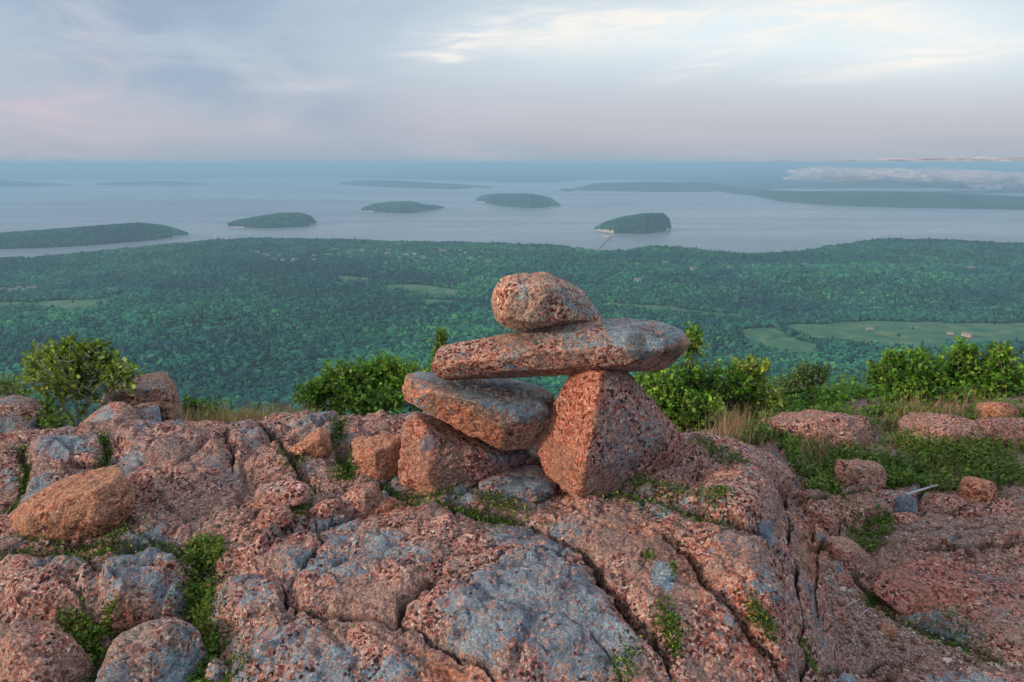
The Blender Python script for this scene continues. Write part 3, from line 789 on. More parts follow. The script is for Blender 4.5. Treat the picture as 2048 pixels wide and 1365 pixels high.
# ================================================================== THE LEDGE UNDERFOOT
# heights of the bedrock, read off at points of the view (column, row, height in metres)
CPTS = [
 # far rim, then the plateau behind and left of the cairn
 (-500, 900, -.06), (-200, 885, -.03), (0, 872, -.01), (200, 850, .03), (400, 838, .04), (600, 830, .05), (800, 824, .06), (900, 830, .06), (1100, 850, .03), (1250, 865, -.02), (1380, 885, -.07),
 (-300, 1000, -.06), (0, 960, -.03), (200, 940, -.01), (400, 930, .0), (600, 920, .01), (750, 900, .02), (300, 1030, -.04), (500, 1010, -.03), (650, 1000, -.02), (150, 1060, -.06), (0, 1080, -.08), (430, 1080, -.07),
 (780, 960, .0), (820, 1000, -.01), (950, 1010, .01), (1040, 1000, .02), (1150, 1000, .02), (1300, 930, .04), (1400, 935, .01), (1470, 950, .0),
 # the front dome
 (640, 1050, -.03), (850, 1025, .0), (1050, 1030, .03), (1250, 1020, .04), (1400, 1035, .04), (1500, 1075, .02), (1540, 1000, .04), (1550, 975, .02), (1400, 960, .04),
 (500, 1120, -.06), (460, 1180, -.08), (650, 1150, -.05), (850, 1130, -.02), (1050, 1120, .0), (1250, 1120, .01), (1400, 1130, .0), (1540, 1130, -.02),
 (480, 1300, -.15), (650, 1260, -.11), (850, 1250, -.09), (1050, 1240, -.07), (1250, 1240, -.07), (1420, 1250, -.08), (1560, 1240, -.10),
 (500, 1400, -.20), (700, 1380, -.17), (900, 1380, -.16), (1100, 1380, -.15), (1300, 1380, -.15), (1450, 1380, -.17), (1580, 1370, -.2),
 (600, 1600, -.33), (1000, 1600, -.30), (1400, 1600, -.33), (1000, 2200, -.6), (200, 2200, -.6), (1800, 2200, -.75),
 # left foreground
 (350, 1120, -.10), (150, 1120, -.11), (0, 1130, -.12), (-300, 1130, -.14), (200, 1190, -.12), (60, 1200, -.13), (350, 1200, -.14), (400, 1250, -.20), (200, 1290, -.23), (50, 1300, -.22), (-300, 1300, -.22),
 (300, 1400, -.27), (100, 1400, -.27), (0, 1600, -.36), (400, 1370, -.26),
 # right, down on the gravel
 (1700, 1000, -.33), (1800, 1000, -.34), (1900, 1000, -.34), (2048, 1000, -.33), (2300, 1000, -.33), (1660, 1060, -.33), (1700, 1100, -.35), (1850, 1090, -.34), (2048, 1080, -.34), (2300, 1080, -.34),
 (1690, 1200, -.37), (1760, 1250, -.40), (1850, 1200, -.40), (2048, 1200, -.40), (2300, 1200, -.40), (1700, 1300, -.42), (1850, 1330, -.42), (2048, 1330, -.43), (2300, 1330, -.43), (1720, 1400, -.42), (2000, 1450, -.42), (1750, 1600, -.50),
 # right, the hollow of low plants and out to the drop
 (1480, 880, -.22), (1620, 950, -.30), (1620, 880, -.30), (1750, 940, -.32), (1900, 930, -.31), (2048, 920, -.30), (2300, 900, -.28), (1700, 860, -.30), (1900, 850, -.28), (2100, 840, -.24), (1500, 850, -.26), (2400, 850, -.24),
 (1250, 1120, .01)]
CP = np.array(CPTS, float)
W = at_z(CP[:, 0], CP[:, 1], CP[:, 2])
W = list(map(tuple, W))
for x in np.linspace(-4.5, 1.0, 12):      # hidden: just past the rim the rock falls away
    W += [(x, 3.75 + .04 * x, -.22), (x, 4.3, -.42), (x, 5.2, -.75)]
for x in np.linspace(1.5, 5, 6): W += [(x, 5.6, -.6)]
for x in (-6, -4, -2, 0, 2, 4, 6): W += [(x, 6.6, -1.35), (x, 7.6, -2.2)]
for y in (1.5, 2.5, 3.5): W += [(-4.5, y, -.2), (5.5, y, -.35)]
W = np.array(W)
# drop duplicate points
_k = []
for i in range(len(W)):
    if all(np.hypot(*(W[i, :2] - W[j, :2])) > .03 for j in _k): _k.append(i)
W = W[_k]
def _tps(r): return np.where(r > 0, r * r * np.log(r + 1e-12), 0)
_n = len(W); K = _tps(np.hypot(W[:, None, 0] - W[None, :, 0], W[:, None, 1] - W[None, :, 1])) + np.eye(_n) * .004
Pm = np.c_[np.ones(_n), W[:, :2]]
_S = np.linalg.solve(np.block([[K, Pm], [Pm.T, np.zeros((3, 3))]]), np.r_[W[:, 2], 0, 0, 0])
def h_base(q):
    q = np.asarray(q, float); o = np.empty(len(q))
    for s_ in range(0, len(q), 40000):
        c = q[s_:s_ + 40000]
        r2 = (c[:, None, 0] - W[None, :, 0]) ** 2 + (c[:, None, 1] - W[None, :, 1]) ** 2 + 1e-9
        o[s_:s_ + 40000] = (.5 * r2 * np.log(r2)) @ _S[:_n] + _S[_n] + c @ _S[_n + 1:]
    return o
def hit(px, py, hf=None, t0=1.0, t1=9.0, n=700):
    """first point where the line of sight meets the surface"""
    hf = hf or h_base
    px = np.atleast_1d(np.asarray(px, float)); py = np.atleast_1d(np.asarray(py, float)); out = []
    ts = np.linspace(t0, t1, n)
    for a, b in zip(px, py):
        d = ray(a, b); d = d / np.hypot(d[0], d[1])
        P = d[None, :] * ts[:, None]; P[:, 2] += CAMZ
        k = np.where(P[:, 2] < hf(P[:, :2]))[0]
        out.append(P[k[0]] if len(k) else at_z(a, b, -.3))
    return np.array(out)
def XYp(pts):
    a = np.array([p_[:2] for p_ in pts], float); return hit(a[:, 0], a[:, 1])[:, :2]
# joints and cracks: photo-traced polylines laid on the rock: (points, half width, depth, plants 0..1)
CR = [
 ([(1040, 1022), (1090, 1045), (1140, 1075), (1185, 1115), (1215, 1170), (1255, 1225), (1300, 1275), (1330, 1325), (1350, 1400)], .011, .065, .12),
 ([(1325, 1060), (1370, 1095), (1410, 1150), (1460, 1210), (1500, 1260), (1540, 1310), (1575, 1380)], .010, .06, .12),
 ([(1565, 975), (1582, 1030), (1578, 1075), (1592, 1120), (1588, 1165), (1602, 1215), (1598, 1270)], .008, .05, 0), ([(1600, 1265), (1615, 1300), (1606, 1345), (1618, 1400)], .006, .03, .2), ([(1625, 1050), (1635, 1110), (1628, 1180), (1640, 1250)], .005, .025, 0),
 ([(1200, 992), (1260, 990), (1330, 1003), (1400, 1028), (1440, 1045), (1500, 1062), (1540, 1080)], .020, .10, .7),
 ([(1500, 1040), (1530, 1080), (1545, 1130), (1560, 1180)], .004, .02, 0),
 ([(560, 1145), (575, 1180), (590, 1205), (640, 1215), (720, 1225), (785, 1245)], .007, .035, 0),
 ([(790, 1245), (805, 1215), (850, 1175), (900, 1160)], .008, .045, 0),
 ([(800, 1240), (855, 1262), (880, 1285), (930, 1310), (975, 1350), (1010, 1400)], .005, .03, 0),
 ([(430, 1115), (520, 1085), (600, 1060), (700, 1035), (790, 1012), (830, 1003), (950, 1012), (1035, 1020)], .012, .05, .25),
 ([(400, 1100), (412, 1140), (395, 1190), (375, 1235), (395, 1280), (430, 1330), (450, 1400)], .040, .07, 1),
 ([(-200, 1120), (0, 1118), (90, 1113), (180, 1112), (290, 1104), (400, 1104)], .022, .05, .9),
 ([(-200, 1250), (0, 1248), (100, 1250), (190, 1245), (290, 1250), (380, 1236)], .014, .06, .3),
 ([(110, 1262), (170, 1290), (190, 1330), (170, 1400)], .035, .05, 1),
 ([(150, 1112), (185, 1125), (195, 1150), (180, 1165)], .004, .02, 0), ([(195, 1150), (260, 1145), (370, 1155)], .003, .015, 0),
 ([(425, 842), (450, 870), (460, 905), (468, 945)], .006, .04, 0),
 ([(515, 845), (550, 875), (575, 905), (600, 945), (640, 985)], .010, .05, .3),
 ([(555, 868), (620, 850), (700, 866), (800, 872)], .008, .03, 0),
 ([(680, 840), (672, 880), (690, 920), (700, 955)], .020, .05, 1),
 ([(205, 868), (215, 905), (195, 945), (210, 990)], .012, .05, .8),
 ([(40, 880), (52, 930), (45, 980), (20, 1040)], .014, .06, .8),
 ([(55, 925), (120, 928), (200, 940)], .007, .03, 0),
 ([(-100, 890), (20, 885), (60, 878)], .008, .03, 0),
 ([(0, 1075), (130, 1082), (280, 1080), (420, 1095)], .008, .03, .4),
 ([(630, 1040), (640, 1085), (600, 1130)], .004, .02, 0),
 ([(1050, 1085), (1130, 1095), (1180, 1115)], .004, .018, 0), ([(900, 1160), (960, 1120), (1020, 1090)], .004, .018, 0),
 ([(1180, 1290), (1230, 1330), (1250, 1400)], .004, .02, 0),
 ([(1380, 895), (1440, 905), (1500, 935), (1540, 962)], .020, .09, .6),
 ([(760, 965), (800, 990), (850, 1008)], .012, .03, .7), ([(870, 1010), (960, 1030), (1040, 1024)], .012, .03, .9),
 ([(1590, 1010), (1640, 1015), (1720, 1015), (1840, 1035)], .008, .02, .3),
 ([(1750, 1085), (1850, 1102), (1950, 1100), (2048, 1092), (2200, 1080)], .012, .03, 0),
 ([(1755, 1130), (1850, 1128), (1930, 1148), (2048, 1180), (2200, 1200)], .008, .025, 0),
 ([(1740, 1190), (1790, 1228), (1850, 1262), (1930, 1290), (1990, 1320)], .022, .06, .7),
 ([(1680, 1090), (1700, 1130), (1740, 1175), (1745, 1200)], .010, .03, .2),
 ([(1900, 1130), (1940, 1155), (1990, 1160)], .006, .02, 0),
 ([(1600, 1060), (1680, 1050), (1750, 1062), (1840, 1060)], .010, .035, .2), ([(1840, 1062), (1930, 1050), (2048, 1052), (2200, 1045)], .009, .03, 0), ([(1880, 1075), (1960, 1120), (2060, 1130)], .007, .025, 0),
 ([(1640, 1330), (1760, 1320), (1900, 1345), (2048, 1370)], .010, .03, 0)]
CRX = [(XYp(c[0]), c[1], c[2], c[3]) for c in CR]
# slabs and knobs standing a little proud: (outline, height, edge softness)
SL = [
 ([(60, 880), (210, 868), (205, 905), (185, 940), (130, 925), (60, 920)], .03, .03), ([(55, 930), (125, 930), (150, 960), (120, 985), (60, 985)], .03, .03),
 ([(1240, 945), (1400, 935), (1530, 960), (1565, 1000), (1560, 1070), (1480, 1050), (1400, 1018), (1320, 992), (1240, 985)], .035, .03),
 ([(1375, 900), (1450, 912), (1530, 955), (1400, 935)], .03, .02),
 ([(430, 1120), (560, 1080), (620, 1060), (640, 1090), (600, 1130), (520, 1130), (440, 1150)], .018, .04), ([(430, 1160), (500, 1135), (560, 1150), (580, 1200), (560, 1250), (440, 1240)], .035, .045),
 ([(600, 1140), (720, 1120), (860, 1150), (800, 1230), (700, 1215), (600, 1205)], .018, .05), ([(880, 1175), (1000, 1120), (1180, 1130), (1240, 1240), (1320, 1340), (1000, 1400), (900, 1290), (810, 1230)], .022, .05),
 ([(1230, 1130), (1310, 1070), (1400, 1160), (1490, 1270), (1560, 1400), (1370, 1400), (1320, 1280)], .015, .04), ([(1400, 1060), (1500, 1085), (1560, 1180), (1580, 1350), (1500, 1240), (1420, 1140)], .022, .04),
 ([(0, 1130), (150, 1122), (190, 1150), (180, 1230), (0, 1235)], .03, .035), ([(200, 1160), (370, 1150), (370, 1200), (340, 1235), (210, 1240)], .035, .03), ([(205, 1122), (370, 1115), (370, 1145), (215, 1145)], .015, .03),
 ([(700, 868), (800, 878), (810, 905), (700, 905)], .015, .03), ([(230, 860), (430, 850), (455, 930), (400, 990), (250, 960)], .02, .06), ([(450, 850), (515, 855), (585, 940), (480, 945)], .02, .04),
 ([(1765, 1190), (1760, 1150), (1850, 1140), (2048, 1190), (2250, 1230), (2250, 1380), (2048, 1330), (1930, 1270), (1850, 1245)], .015, .06),
 ([(1780, 1100), (1850, 1085), (2048, 1075), (2250, 1060), (2250, 1100), (2048, 1100), (1850, 1118)], .03, .03), ([(1590, 990), (1740, 990), (1840, 1020), (1700, 1060), (1620, 1040)], .05, .05),
 ([(1680, 1340), (1850, 1325), (2048, 1370), (2100, 1500), (1700, 1500)], .05, .06), ([(1610, 1010), (1660, 1060), (1672, 1180), (1660, 1300), (1610, 1300)], .0, .02)]
SLX = [(XYp(s_[0]), s_[1], s_[2]) for s_ in SL]
def soft_in(q, poly, soft, warp=None):
    """0 outside, 1 well inside, rounded over `soft` metres"""
    o = np.zeros(len(q)); k = near_box(q, poly, soft + .05)
    if len(k) == 0: return o
    c = q[k]; d, _ = seg_dist(c, np.vstack([poly, poly[:1]])); ins = inside(c, poly)
    o[k] = sstep(-soft * .35, soft * .65, np.where(ins, d, -d)); return o
LICH = [([(860, 1230), (930, 1140), (1050, 1090), (1140, 1110), (1200, 1200), (1260, 1290), (1300, 1365), (1150, 1400), (1010, 1320), (940, 1260)], .70),
 ([(960, 1045), (1060, 1030), (1110, 1070), (1090, 1100), (980, 1095)], .6), ([(640, 1060), (720, 1060), (730, 1080), (650, 1100)], .7), ([(540, 1110), (700, 1080), (850, 1085), (880, 1140), (700, 1160), (560, 1140)], .52),
 ([(1298, 1150), (1322, 1132), (1348, 1150), (1352, 1185), (1335, 1203), (1300, 1190)], 1.0), ([(1508, 1050), (1545, 1050), (1555, 1085), (1535, 1095), (1515, 1080)], 1.0),
 ([(190, 1175), (380, 1160), (380, 1195), (340, 1225), (190, 1230)], .75), ([(30, 1125), (190, 1125), (195, 1160), (80, 1170)], .5), ([(60, 878), (200, 868), (190, 905), (130, 925), (70, 915)], .8), ([(215, 870), (240, 865), (240, 880)], .7),
 ([(440, 1140), (540, 1140), (570, 1180), (470, 1210), (430, 1180)], .6), ([(400, 920), (440, 915), (455, 945), (410, 945)], .7), ([(330, 845), (370, 845), (375, 870), (330, 870)], .6), ([(740, 1330), (790, 1300), (850, 1310), (860, 1400), (720, 1400)], .7), ([(500, 1260), (640, 1250), (640, 1320), (520, 1320)], .45),
 ([(870, 1022), (1000, 1020), (1000, 1040), (880, 1042)], .6), ([(0, 920), (35, 930), (30, 975), (0, 985)], .7), ([(955, 990), (1000, 955), (1080, 950), (1120, 990), (1040, 1010)], .45), ([(680, 855), (720, 850), (730, 875), (690, 880)], .6),
 ([(1400, 1290), (1560, 1300), (1640, 1365), (1640, 1400), (1400, 1400)], .2), ([(1480, 950), (1520, 950), (1530, 985), (1490, 985)], .45), ([(0, 1085), (70, 1078), (80, 1110), (0, 1110)], .55), ([(580, 870), (620, 855), (640, 862), (600, 885)], .3)]
LX = [(XYp(s_[0]), s_[1]) for s_ in LICH]
SOIL = [([(250, 985), (600, 960), (800, 985), (700, 1030), (430, 1100), (260, 1060), (230, 1020)], .42), ([(600, 900), (760, 930), (790, 980), (680, 990), (600, 950)], .5), ([(380, 1080), (440, 1085), (440, 1150), (400, 1200), (440, 1300), (470, 1400), (150, 1420), (100, 1270), (360, 1260), (370, 1180)], .75),
 ([(1690, 1060), (1780, 1030), (2300, 1010), (2300, 1080), (1850, 1075), (1740, 1095)], .75), ([(1640, 1130), (1700, 1130), (1750, 1200), (1860, 1260), (2000, 1320), (2048, 1345), (1850, 1325), (1680, 1330), (1660, 1250)], .95),
 ([(1560, 870), (2400, 850), (2400, 1000), (1850, 985), (1640, 985), (1590, 960)], .85), ([(830, 1000), (1000, 1008), (1040, 1020), (900, 1030), (840, 1015)], .6), ([(1850, 1100), (2300, 1095), (2300, 1140), (1950, 1140)], .30)]
SX = [(XYp(s_[0]), s_[1]) for s_ in SOIL]
IRON = [([(1180, 1050), (1330, 1040), (1480, 1110), (1570, 1250), (1590, 1365), (1500, 1400), (1400, 1250), (1280, 1130)], .32), ([(1590, 990), (1660, 1060), (1670, 1200), (1610, 1250), (1590, 1100)], .5), ([(860, 1290), (930, 1310), (1010, 1400), (860, 1400), (790, 1270)], .8), ([(780, 985), (870, 1010), (760, 1035), (640, 1045)], .75), ([(1300, 1080), (1400, 1130), (1440, 1200), (1330, 1130), (1250, 1100)], .5), ([(200, 1250), (370, 1235), (300, 1250), (140, 1262)], .7), ([(0, 1262), (110, 1265), (60, 1320), (0, 1320)], .55),
 ([(1380, 1250), (1450, 1200), (1560, 1350), (1560, 1400), (1400, 1400)], .3), ([(1760, 1150), (1900, 1140), (2100, 1230), (2100, 1330), (1850, 1250)], .25)]
IX = [(XYp(s_[0]), s_[1]) for s_ in IRON]

def cells(q, sx, sy, seed):
    p = q * [sx, sy]; i0 = np.floor(p).astype(np.int64); f1 = np.full(len(q), 9.); f2 = f1.copy(); idx = np.zeros(len(q)); idy = np.zeros(len(q)); cxx = np.zeros(len(q)); cyy = np.zeros(len(q))
    for dx in (-1, 0, 1):
        for dy in (-1, 0, 1):
            a, b = i0[:, 0] + dx, i0[:, 1] + dy; s_ = np.full(len(q), seed, np.int64)
            jx = .5 + .42 * _h(a, b, s_); jy = .5 + .42 * _h(a, b, s_ + 7); d = np.hypot(a + jx - p[:, 0], b + jy - p[:, 1])
            nw = d < f1; f2 = np.where(nw, f1, np.minimum(f2, d)); f1 = np.where(nw, d, f1)
            idx = np.where(nw, _h(a, b, s_ + 13), idx); idy = np.where(nw, _h(a, b, s_ + 29), idy); cxx = np.where(nw, p[:, 0] - a - jx, cxx); cyy = np.where(nw, p[:, 1] - b - jy, cyy)
    return f2 - f1, idx, idy, cxx, cyy
def soilmask(q):
    o = np.zeros(len(q))
    for p_, a in SX: o = np.maximum(o, a * soft_in(q, p_, .12))
    r_out = np.hypot(q[:, 0], q[:, 1])
    o = np.maximum(o, .9 * sstep(4.4, 5.2, r_out) * (q[:, 0] < 1.2)); o = np.maximum(o, .9 * sstep(3.2, 4.0, q[:, 1]))
    return o
def ledge_h(q, full=False):
    q = np.asarray(q, float)
    wq = q + .010 * np.stack([fbm2(q, 9, 3, 51), fbm2(q, 9, 3, 52)], -1) * 2 + .004 * np.stack([fbm2(q, 45, 2, 53), fbm2(q, 45, 2, 54)], -1) * 2
    h = h_base(wq)
    for p_, a, s_ in SLX: h = h + a * soft_in(wq, p_, s_)
    soil = soilmask(wq)
    rock = 1 - sstep(.55, .85, soil)
    # exfoliation sheets: low steps that follow the rock
    n0 = fbm2(q, 1.7, 3, 61); st_ = (h * 9 + n0 * 3.2)
    fr_ = st_ - np.floor(st_); step = (sstep(.42, .58, fr_) - fr_)
    h = h + .013 * step * rock
    # blocks between the lesser joints, each a little higher, lower or tilted
    wb = q + .05 * np.stack([fbm2(q, 4, 3, 81), fbm2(q, 4, 3, 82)], -1) + .012 * np.stack([fbm2(q, 25, 3, 83), fbm2(q, 25, 3, 84)], -1)
    loc_ = np.clip(sstep(2.25, 2.5, q[:, 1] - .25 * np.abs(q[:, 0] - .2)) + sstep(-.55, -.8, q[:, 0]) + .45, 0, 1)
    for sx, sy, am, sd_ in ((3.2, 5.0, 1.0, 3), (7.5, 10.5, .42, 5)):
        eg, a_, b_, ux, uy = cells(wb @ np.array([[.94, .34], [-.34, .94]]), sx, sy, sd_)
        h = h + rock * loc_ * am * (.022 * a_ + .030 * (b_ * ux + a_ * uy)) * sstep(0, .16, eg) - rock * loc_ * am * .020 * (1 - sstep(0, .09, eg))
    # lumps, knobs, roughness
    h = h + rock * (.024 * fbm2(q, 3.4, 3, 62) + .009 * fbm2(q, 13, 4, 63))
    rn = 1 - np.abs(fbm2(q, 7, 3, 64)) * 3.2
    h = h - rock * .012 * np.clip(rn, 0, 1) ** 3
    h = h + .0028 * fbm2(q, 65, 3, 65, .6) * (rock + .5)
    h = h + (1 - rock) * (.008 * fbm2(q, 16, 3, 66) + .012 * fbm2(q, 5, 2, 67))
    crack = np.zeros(len(q)); plant = np.zeros(len(q)); blk = np.zeros(len(q))
    for p_, wd, dp, pl_ in CRX:
        k = near_box(wq, p_, wd * 3 + .03)
        if not len(k): continue
        d, fq = seg_dist(wq[k], p_)
        var = .65 + .5 * (1 + fbm2(wq[k], 12, 2, 68)); wv = wd * var * np.minimum(1, .25 + 4 * np.minimum(fq, 1 - fq))
        g_ = np.clip(1 - d / (wv + 1e-6), 0, 1) ** .6
        sh = np.exp(-(d / (wd * 2.2 + .008)) ** 2)          # worn shoulders
        fill = 1.25 if pl_ < .5 else .6
        h[k] -= dp * fill * g_ + .30 * min(dp, .04) * sh
        crack[k] = np.maximum(crack[k], g_ ** .5 * (1 if pl_ < .95 else .35))
    if not full: return h
    lich = np.zeros(len(q)); iron_sun = np.zeros(len(q))
    lw_ = q + .05 * np.stack([fbm2(q, 7, 3, 71), fbm2(q, 7, 3, 72)], -1) + .015 * np.stack([fbm2(q, 30, 3, 73), fbm2(q, 30, 3, 74)], -1)
    for p_, a in LX: lich = np.maximum(lich, a * soft_in(lw_ if a < .99 else wq, p_, .07 if a < .99 else .012))
    for p_, a in IX: iron_sun = np.maximum(iron_sun, a * soft_in(lw_, p_, .08))
    return h, dict(lichen=lich * rock, iron_sun=iron_sun, soil=soil, crack=crack)
c_in = np.linspace(-.60, .60, 1150)
c_az = np.r_[np.linspace(-1.25, -.60, 60)[:-1], c_in, np.linspace(.60, 1.25, 60)[1:]]
c_r = np.r_[np.linspace(.55, 1.45, 40)[:-1], np.geomspace(1.45, 5.2, 620)[:-1], np.geomspace(5.2, 8.2, 40)]
A, R = np.meshgrid(c_az, c_r)
q = np.stack([(R * np.sin(A)).ravel(), (R * np.cos(A)).ravel()], -1)
hh, at_ = ledge_h(q, True)
M_LEDGE = granite("ledge_granite", use_attr=True, tint=(1.0, .96, .95), lichen=.72, orange=.18, dark=.75)
# only where the smoothed rock turns away does the mesh end under the slope below
ledge = mesh("ground", np.c_[q, hh], grid_faces(len(c_r), len(c_az)), M_LEDGE, attrs=at_)
tag(ledge, "cracked pink granite ledge with grey lichen, gravel and soil", "ground", kind="structure")
# coarse lookup for placing things
LU = np.linspace(-5, 5.4, 700); LV = np.linspace(.8, 7.6, 500)
_gx, _gy = np.meshgrid(LU, LV); _LH = ledge_h(np.stack([_gx.ravel(), _gy.ravel()], -1)).reshape(_gx.shape)
def lh(q):
    q = np.atleast_2d(q); u = np.clip((q[:, 0] - LU[0]) / (LU[1] - LU[0]), 0, 698.99); v = np.clip((q[:, 1] - LV[0]) / (LV[1] - LV[0]), 0, 498.99)
    i, j = u.astype(int), v.astype(int); fu, fv = u - i, v - j
    return _LH[j, i] * (1 - fu) * (1 - fv) + _LH[j, i + 1] * fu * (1 - fv) + _LH[j + 1, i] * (1 - fu) * fv + _LH[j + 1, i + 1] * fu * fv

# ================================================================== STONES
def hull_planes(P):
    bm = bmesh.new()
    for c in P: bm.verts.new(c)
    r_ = bmesh.ops.convex_hull(bm, input=bm.verts); bm.normal_update()
    c = np.mean([v.co[:] for v in bm.verts if v.link_faces], 0); pl = []
    for f in bm.faces:
        n_ = np.array(f.normal[:]); d = float(n_ @ (np.array(f.verts[0].co[:]) - c))
        if d < 0: n_, d = -n_, -d
        ar = f.calc_area()
        for e in pl:
            if e[0] @ n_ > .985: 
                if ar > e[2]: e[0], e[1], e[2] = n_, d, ar
                break
        else: pl.append([n_, d, ar])
    bm.free(); return c, np.array([e[0] for e in pl]), np.array([max(e[1], 1e-4) for e in pl])
_ico = {}
def ico(s_):
    if s_ not in _ico:
        bm = bmesh.new(); bmesh.ops.create_icosphere(bm, subdivisions=s_, radius=1)
        _ico[s_] = (np.array([v.co[:] for v in bm.verts]), np.array([[v.index for v in f.verts] for f in bm.faces], np.int32)); bm.free()
    return _ico[s_]
def rock_mesh(P, sub=6, sharp=16, rough=.010, seed=0, lump=.02, chips=8):
    """a stone from a cloud of corner points: facets kept, edges rounded, surface broken up"""
    c, N_, D = hull_planes(P)
    P = np.asarray(P) - c; rg = np.random.default_rng(seed + 900)
    nn = rg.normal(0, 1, (chips, 3)); nn /= np.linalg.norm(nn, axis=1)[:, None]     # broken-off corners: flat cuts just inside the shape
    sup = (P @ nn.T).max(0) * rg.uniform(.945, .995, chips); N_ = np.vstack([N_, nn]); D = np.r_[D, sup]
    ext = np.abs(P).max(0) + 1e-6
    rough = rough * .65; lump = lump * .75
    d0, Fc = ico(sub); d = d0 * ext; d = d / np.linalg.norm(d, axis=1)[:, None]
    s_ = np.maximum(d @ N_.T, 1e-5) / D[None]
    r_ = ((s_ ** sharp).sum(1)) ** (-1 / sharp)
    Q = d * r_[:, None]
    ws = Q + c + seed * 3.7
    n_ = lump * fbm(ws * 7, 3) + rough * fbm(ws * 26, 4, .6) + rough * .35 * fbm(ws * 95, 3, .6)
    rn = np.clip(1 - np.abs(fbm(ws * 10 + 9, 3)) * 3.5, 0, 1) ** 3
    tq = fbm(ws * 4 + 31, 2) * 4; tf = tq - np.floor(tq); n_ = n_ + rough * .8 * (sstep(.35, .65, tf) - tf)
    n_ = n_ - rn * rough * .9
    Q = Q + d * n_[:, None]
    return Q + c, Fc
GR = {}
def gmat(key, **kw):
    if key not in GR: GR[key] = granite("granite_" + key, **kw)
    return GR[key]
MG = {
 'pink': gmat('pink', use_attr=True, tint=(1.12, 1.04, 1.0), lichen=.25, orange=.35, dark=.5, seed=1), 'orange': gmat('orange', use_attr=True, tint=(1.14, 1.0, .84), lichen=.12, orange=.5, dark=.8, seed=2),
 'grey': gmat('grey', use_attr=True, tint=(.92, .98, 1.0), lichen=.9, orange=.1, dark=.6, seed=3), 'brown': gmat('brown', use_attr=True, tint=(1.12, 1.08, 1.0), lichen=.45, orange=.30, dark=.8, seed=4),
 'pale': gmat('pale', use_attr=True, tint=(1.35, 1.27, 1.25), lichen=.1, orange=.1, dark=.2, seed=7), 'maroon': gmat('maroon', use_attr=True, tint=(1.0, .74, .70), lichen=.1, orange=.2, dark=.6, seed=8), 'rose': gmat('rose', use_attr=True, tint=(1.02, .93, .91), lichen=.15, orange=.25, dark=.6, seed=5), 'gold': gmat('gold', use_attr=True, tint=(1.38, 1.32, 1.12), lichen=.3, orange=.15, dark=.5, seed=6)}
def proj(P):
    x, y, z = P[:, 0], P[:, 1], P[:, 2] - CAMZ
    dep = y * math.cos(TH) - z * math.sin(TH); upc = y * math.sin(TH) + z * math.cos(TH)
    return np.stack([CX + F * x / dep, CY - F * upc / dep], -1)
def stone(name, label, P, mat, sub=6, sharp=16, rough=.008, lump=.015, seed=0, group=None, cat="stone", patch=()):
    v, f = rock_mesh(P, sub, sharp, rough, seed, lump)
    ctr = v.mean(0); ctr[2] = v[:, 2].min(); at_ = {}
    if patch:
        q_ = proj(v) + 14 * np.stack([fbm(v * 22, 3), fbm(v * 22 + 50, 3)], -1)
        for kd, poly, val in patch:
            at_[kd] = np.maximum(at_.get(kd, 0), val * soft_in(q_, np.array(poly, float), 16.0))
    o = mesh(name, v, f, mat, loc=tuple(ctr), attrs=at_); tag(o, label, cat, group); return o
def YP(Y0, pts): return [tuple(at_y(a, b, Y0 + c)) for a, b, c in pts]
# -- the cairn (corner points: photo column, row, metres behind/in front of the stone's own distance)
stone("cairn_stone", "big upright wedge-shaped pink boulder under the right half of the cairn", YP(2.52, [
 (1143, 737, .05), (1257, 742, .05), (1200, 740, -.04), (1275, 775, .08), (1350, 850, .15), (1384, 912, .20), (1374, 937, .16), (1290, 967, .04), (1160, 1007, -.12), (1146, 1000, -.12),
 (1090, 950, .03), (1070, 890, .08), (1100, 818, .08), (1186, 850, -.13), (1168, 940, -.16), (1330, 880, .03), (1270, 800, -.01),
 (1160, 745, .26), (1245, 750, .26), (1130, 900, .32), (1320, 870, .36), (1300, 930, .32), (1150, 960, .26)]), MG['rose'], 7, 90, .008, .006, 1, patch=[('iron_sun', [(1140, 730), (1215, 735), (1190, 850), (1170, 1010), (1080, 960), (1060, 880)], .6), ('lichen', [(1210, 800), (1300, 810), (1340, 900), (1250, 960), (1190, 930)], .36)])  # left-face patch: stain mixed with painted warm low sunlight
stone("cairn_stone", "long grey-topped lintel stone lying across the cairn", YP(2.58, [
 (850, 738, .0), (858, 716, .0), (920, 694, .0), (1098, 651, .02), (1200, 641, .05), (1315, 641, .06), (1360, 653, .04), (1386, 684, .02), (1380, 708, .0), (1340, 736, .0), (1250, 746, .0), (1150, 743, 0), (930, 757, .0), (865, 752, .0),
 (890, 732, -.06), (1100, 705, -.12), (1290, 700, -.13), (1365, 700, -.07), (1000, 742, -.08), (1250, 730, -.11), (1210, 668, -.08), (1330, 668, -.06),
 (900, 715, .12), (1000, 690, .2), (1200, 658, .24), (1330, 670, .18), (1300, 720, .18), (950, 745, .15)]), MG['brown'], 7, 60, .007, .008, 2, patch=[('lichen', [(1195, 630), (1300, 630), (1360, 645), (1375, 675), (1330, 705), (1290, 725), (1240, 700), (1210, 675)], .74), ('lichen', [(1020, 660), (1180, 635), (1230, 700), (1150, 700), (1060, 690)], .45), ('iron_sun', [(860, 725), (1000, 690), (1180, 715), (1240, 750), (860, 765)], .25), ('crack', [(1255, 668), (1285, 665), (1295, 700), (1270, 712)], .75), ('crack', [(1330, 690), (1372, 685), (1365, 720), (1320, 728)], .6)])
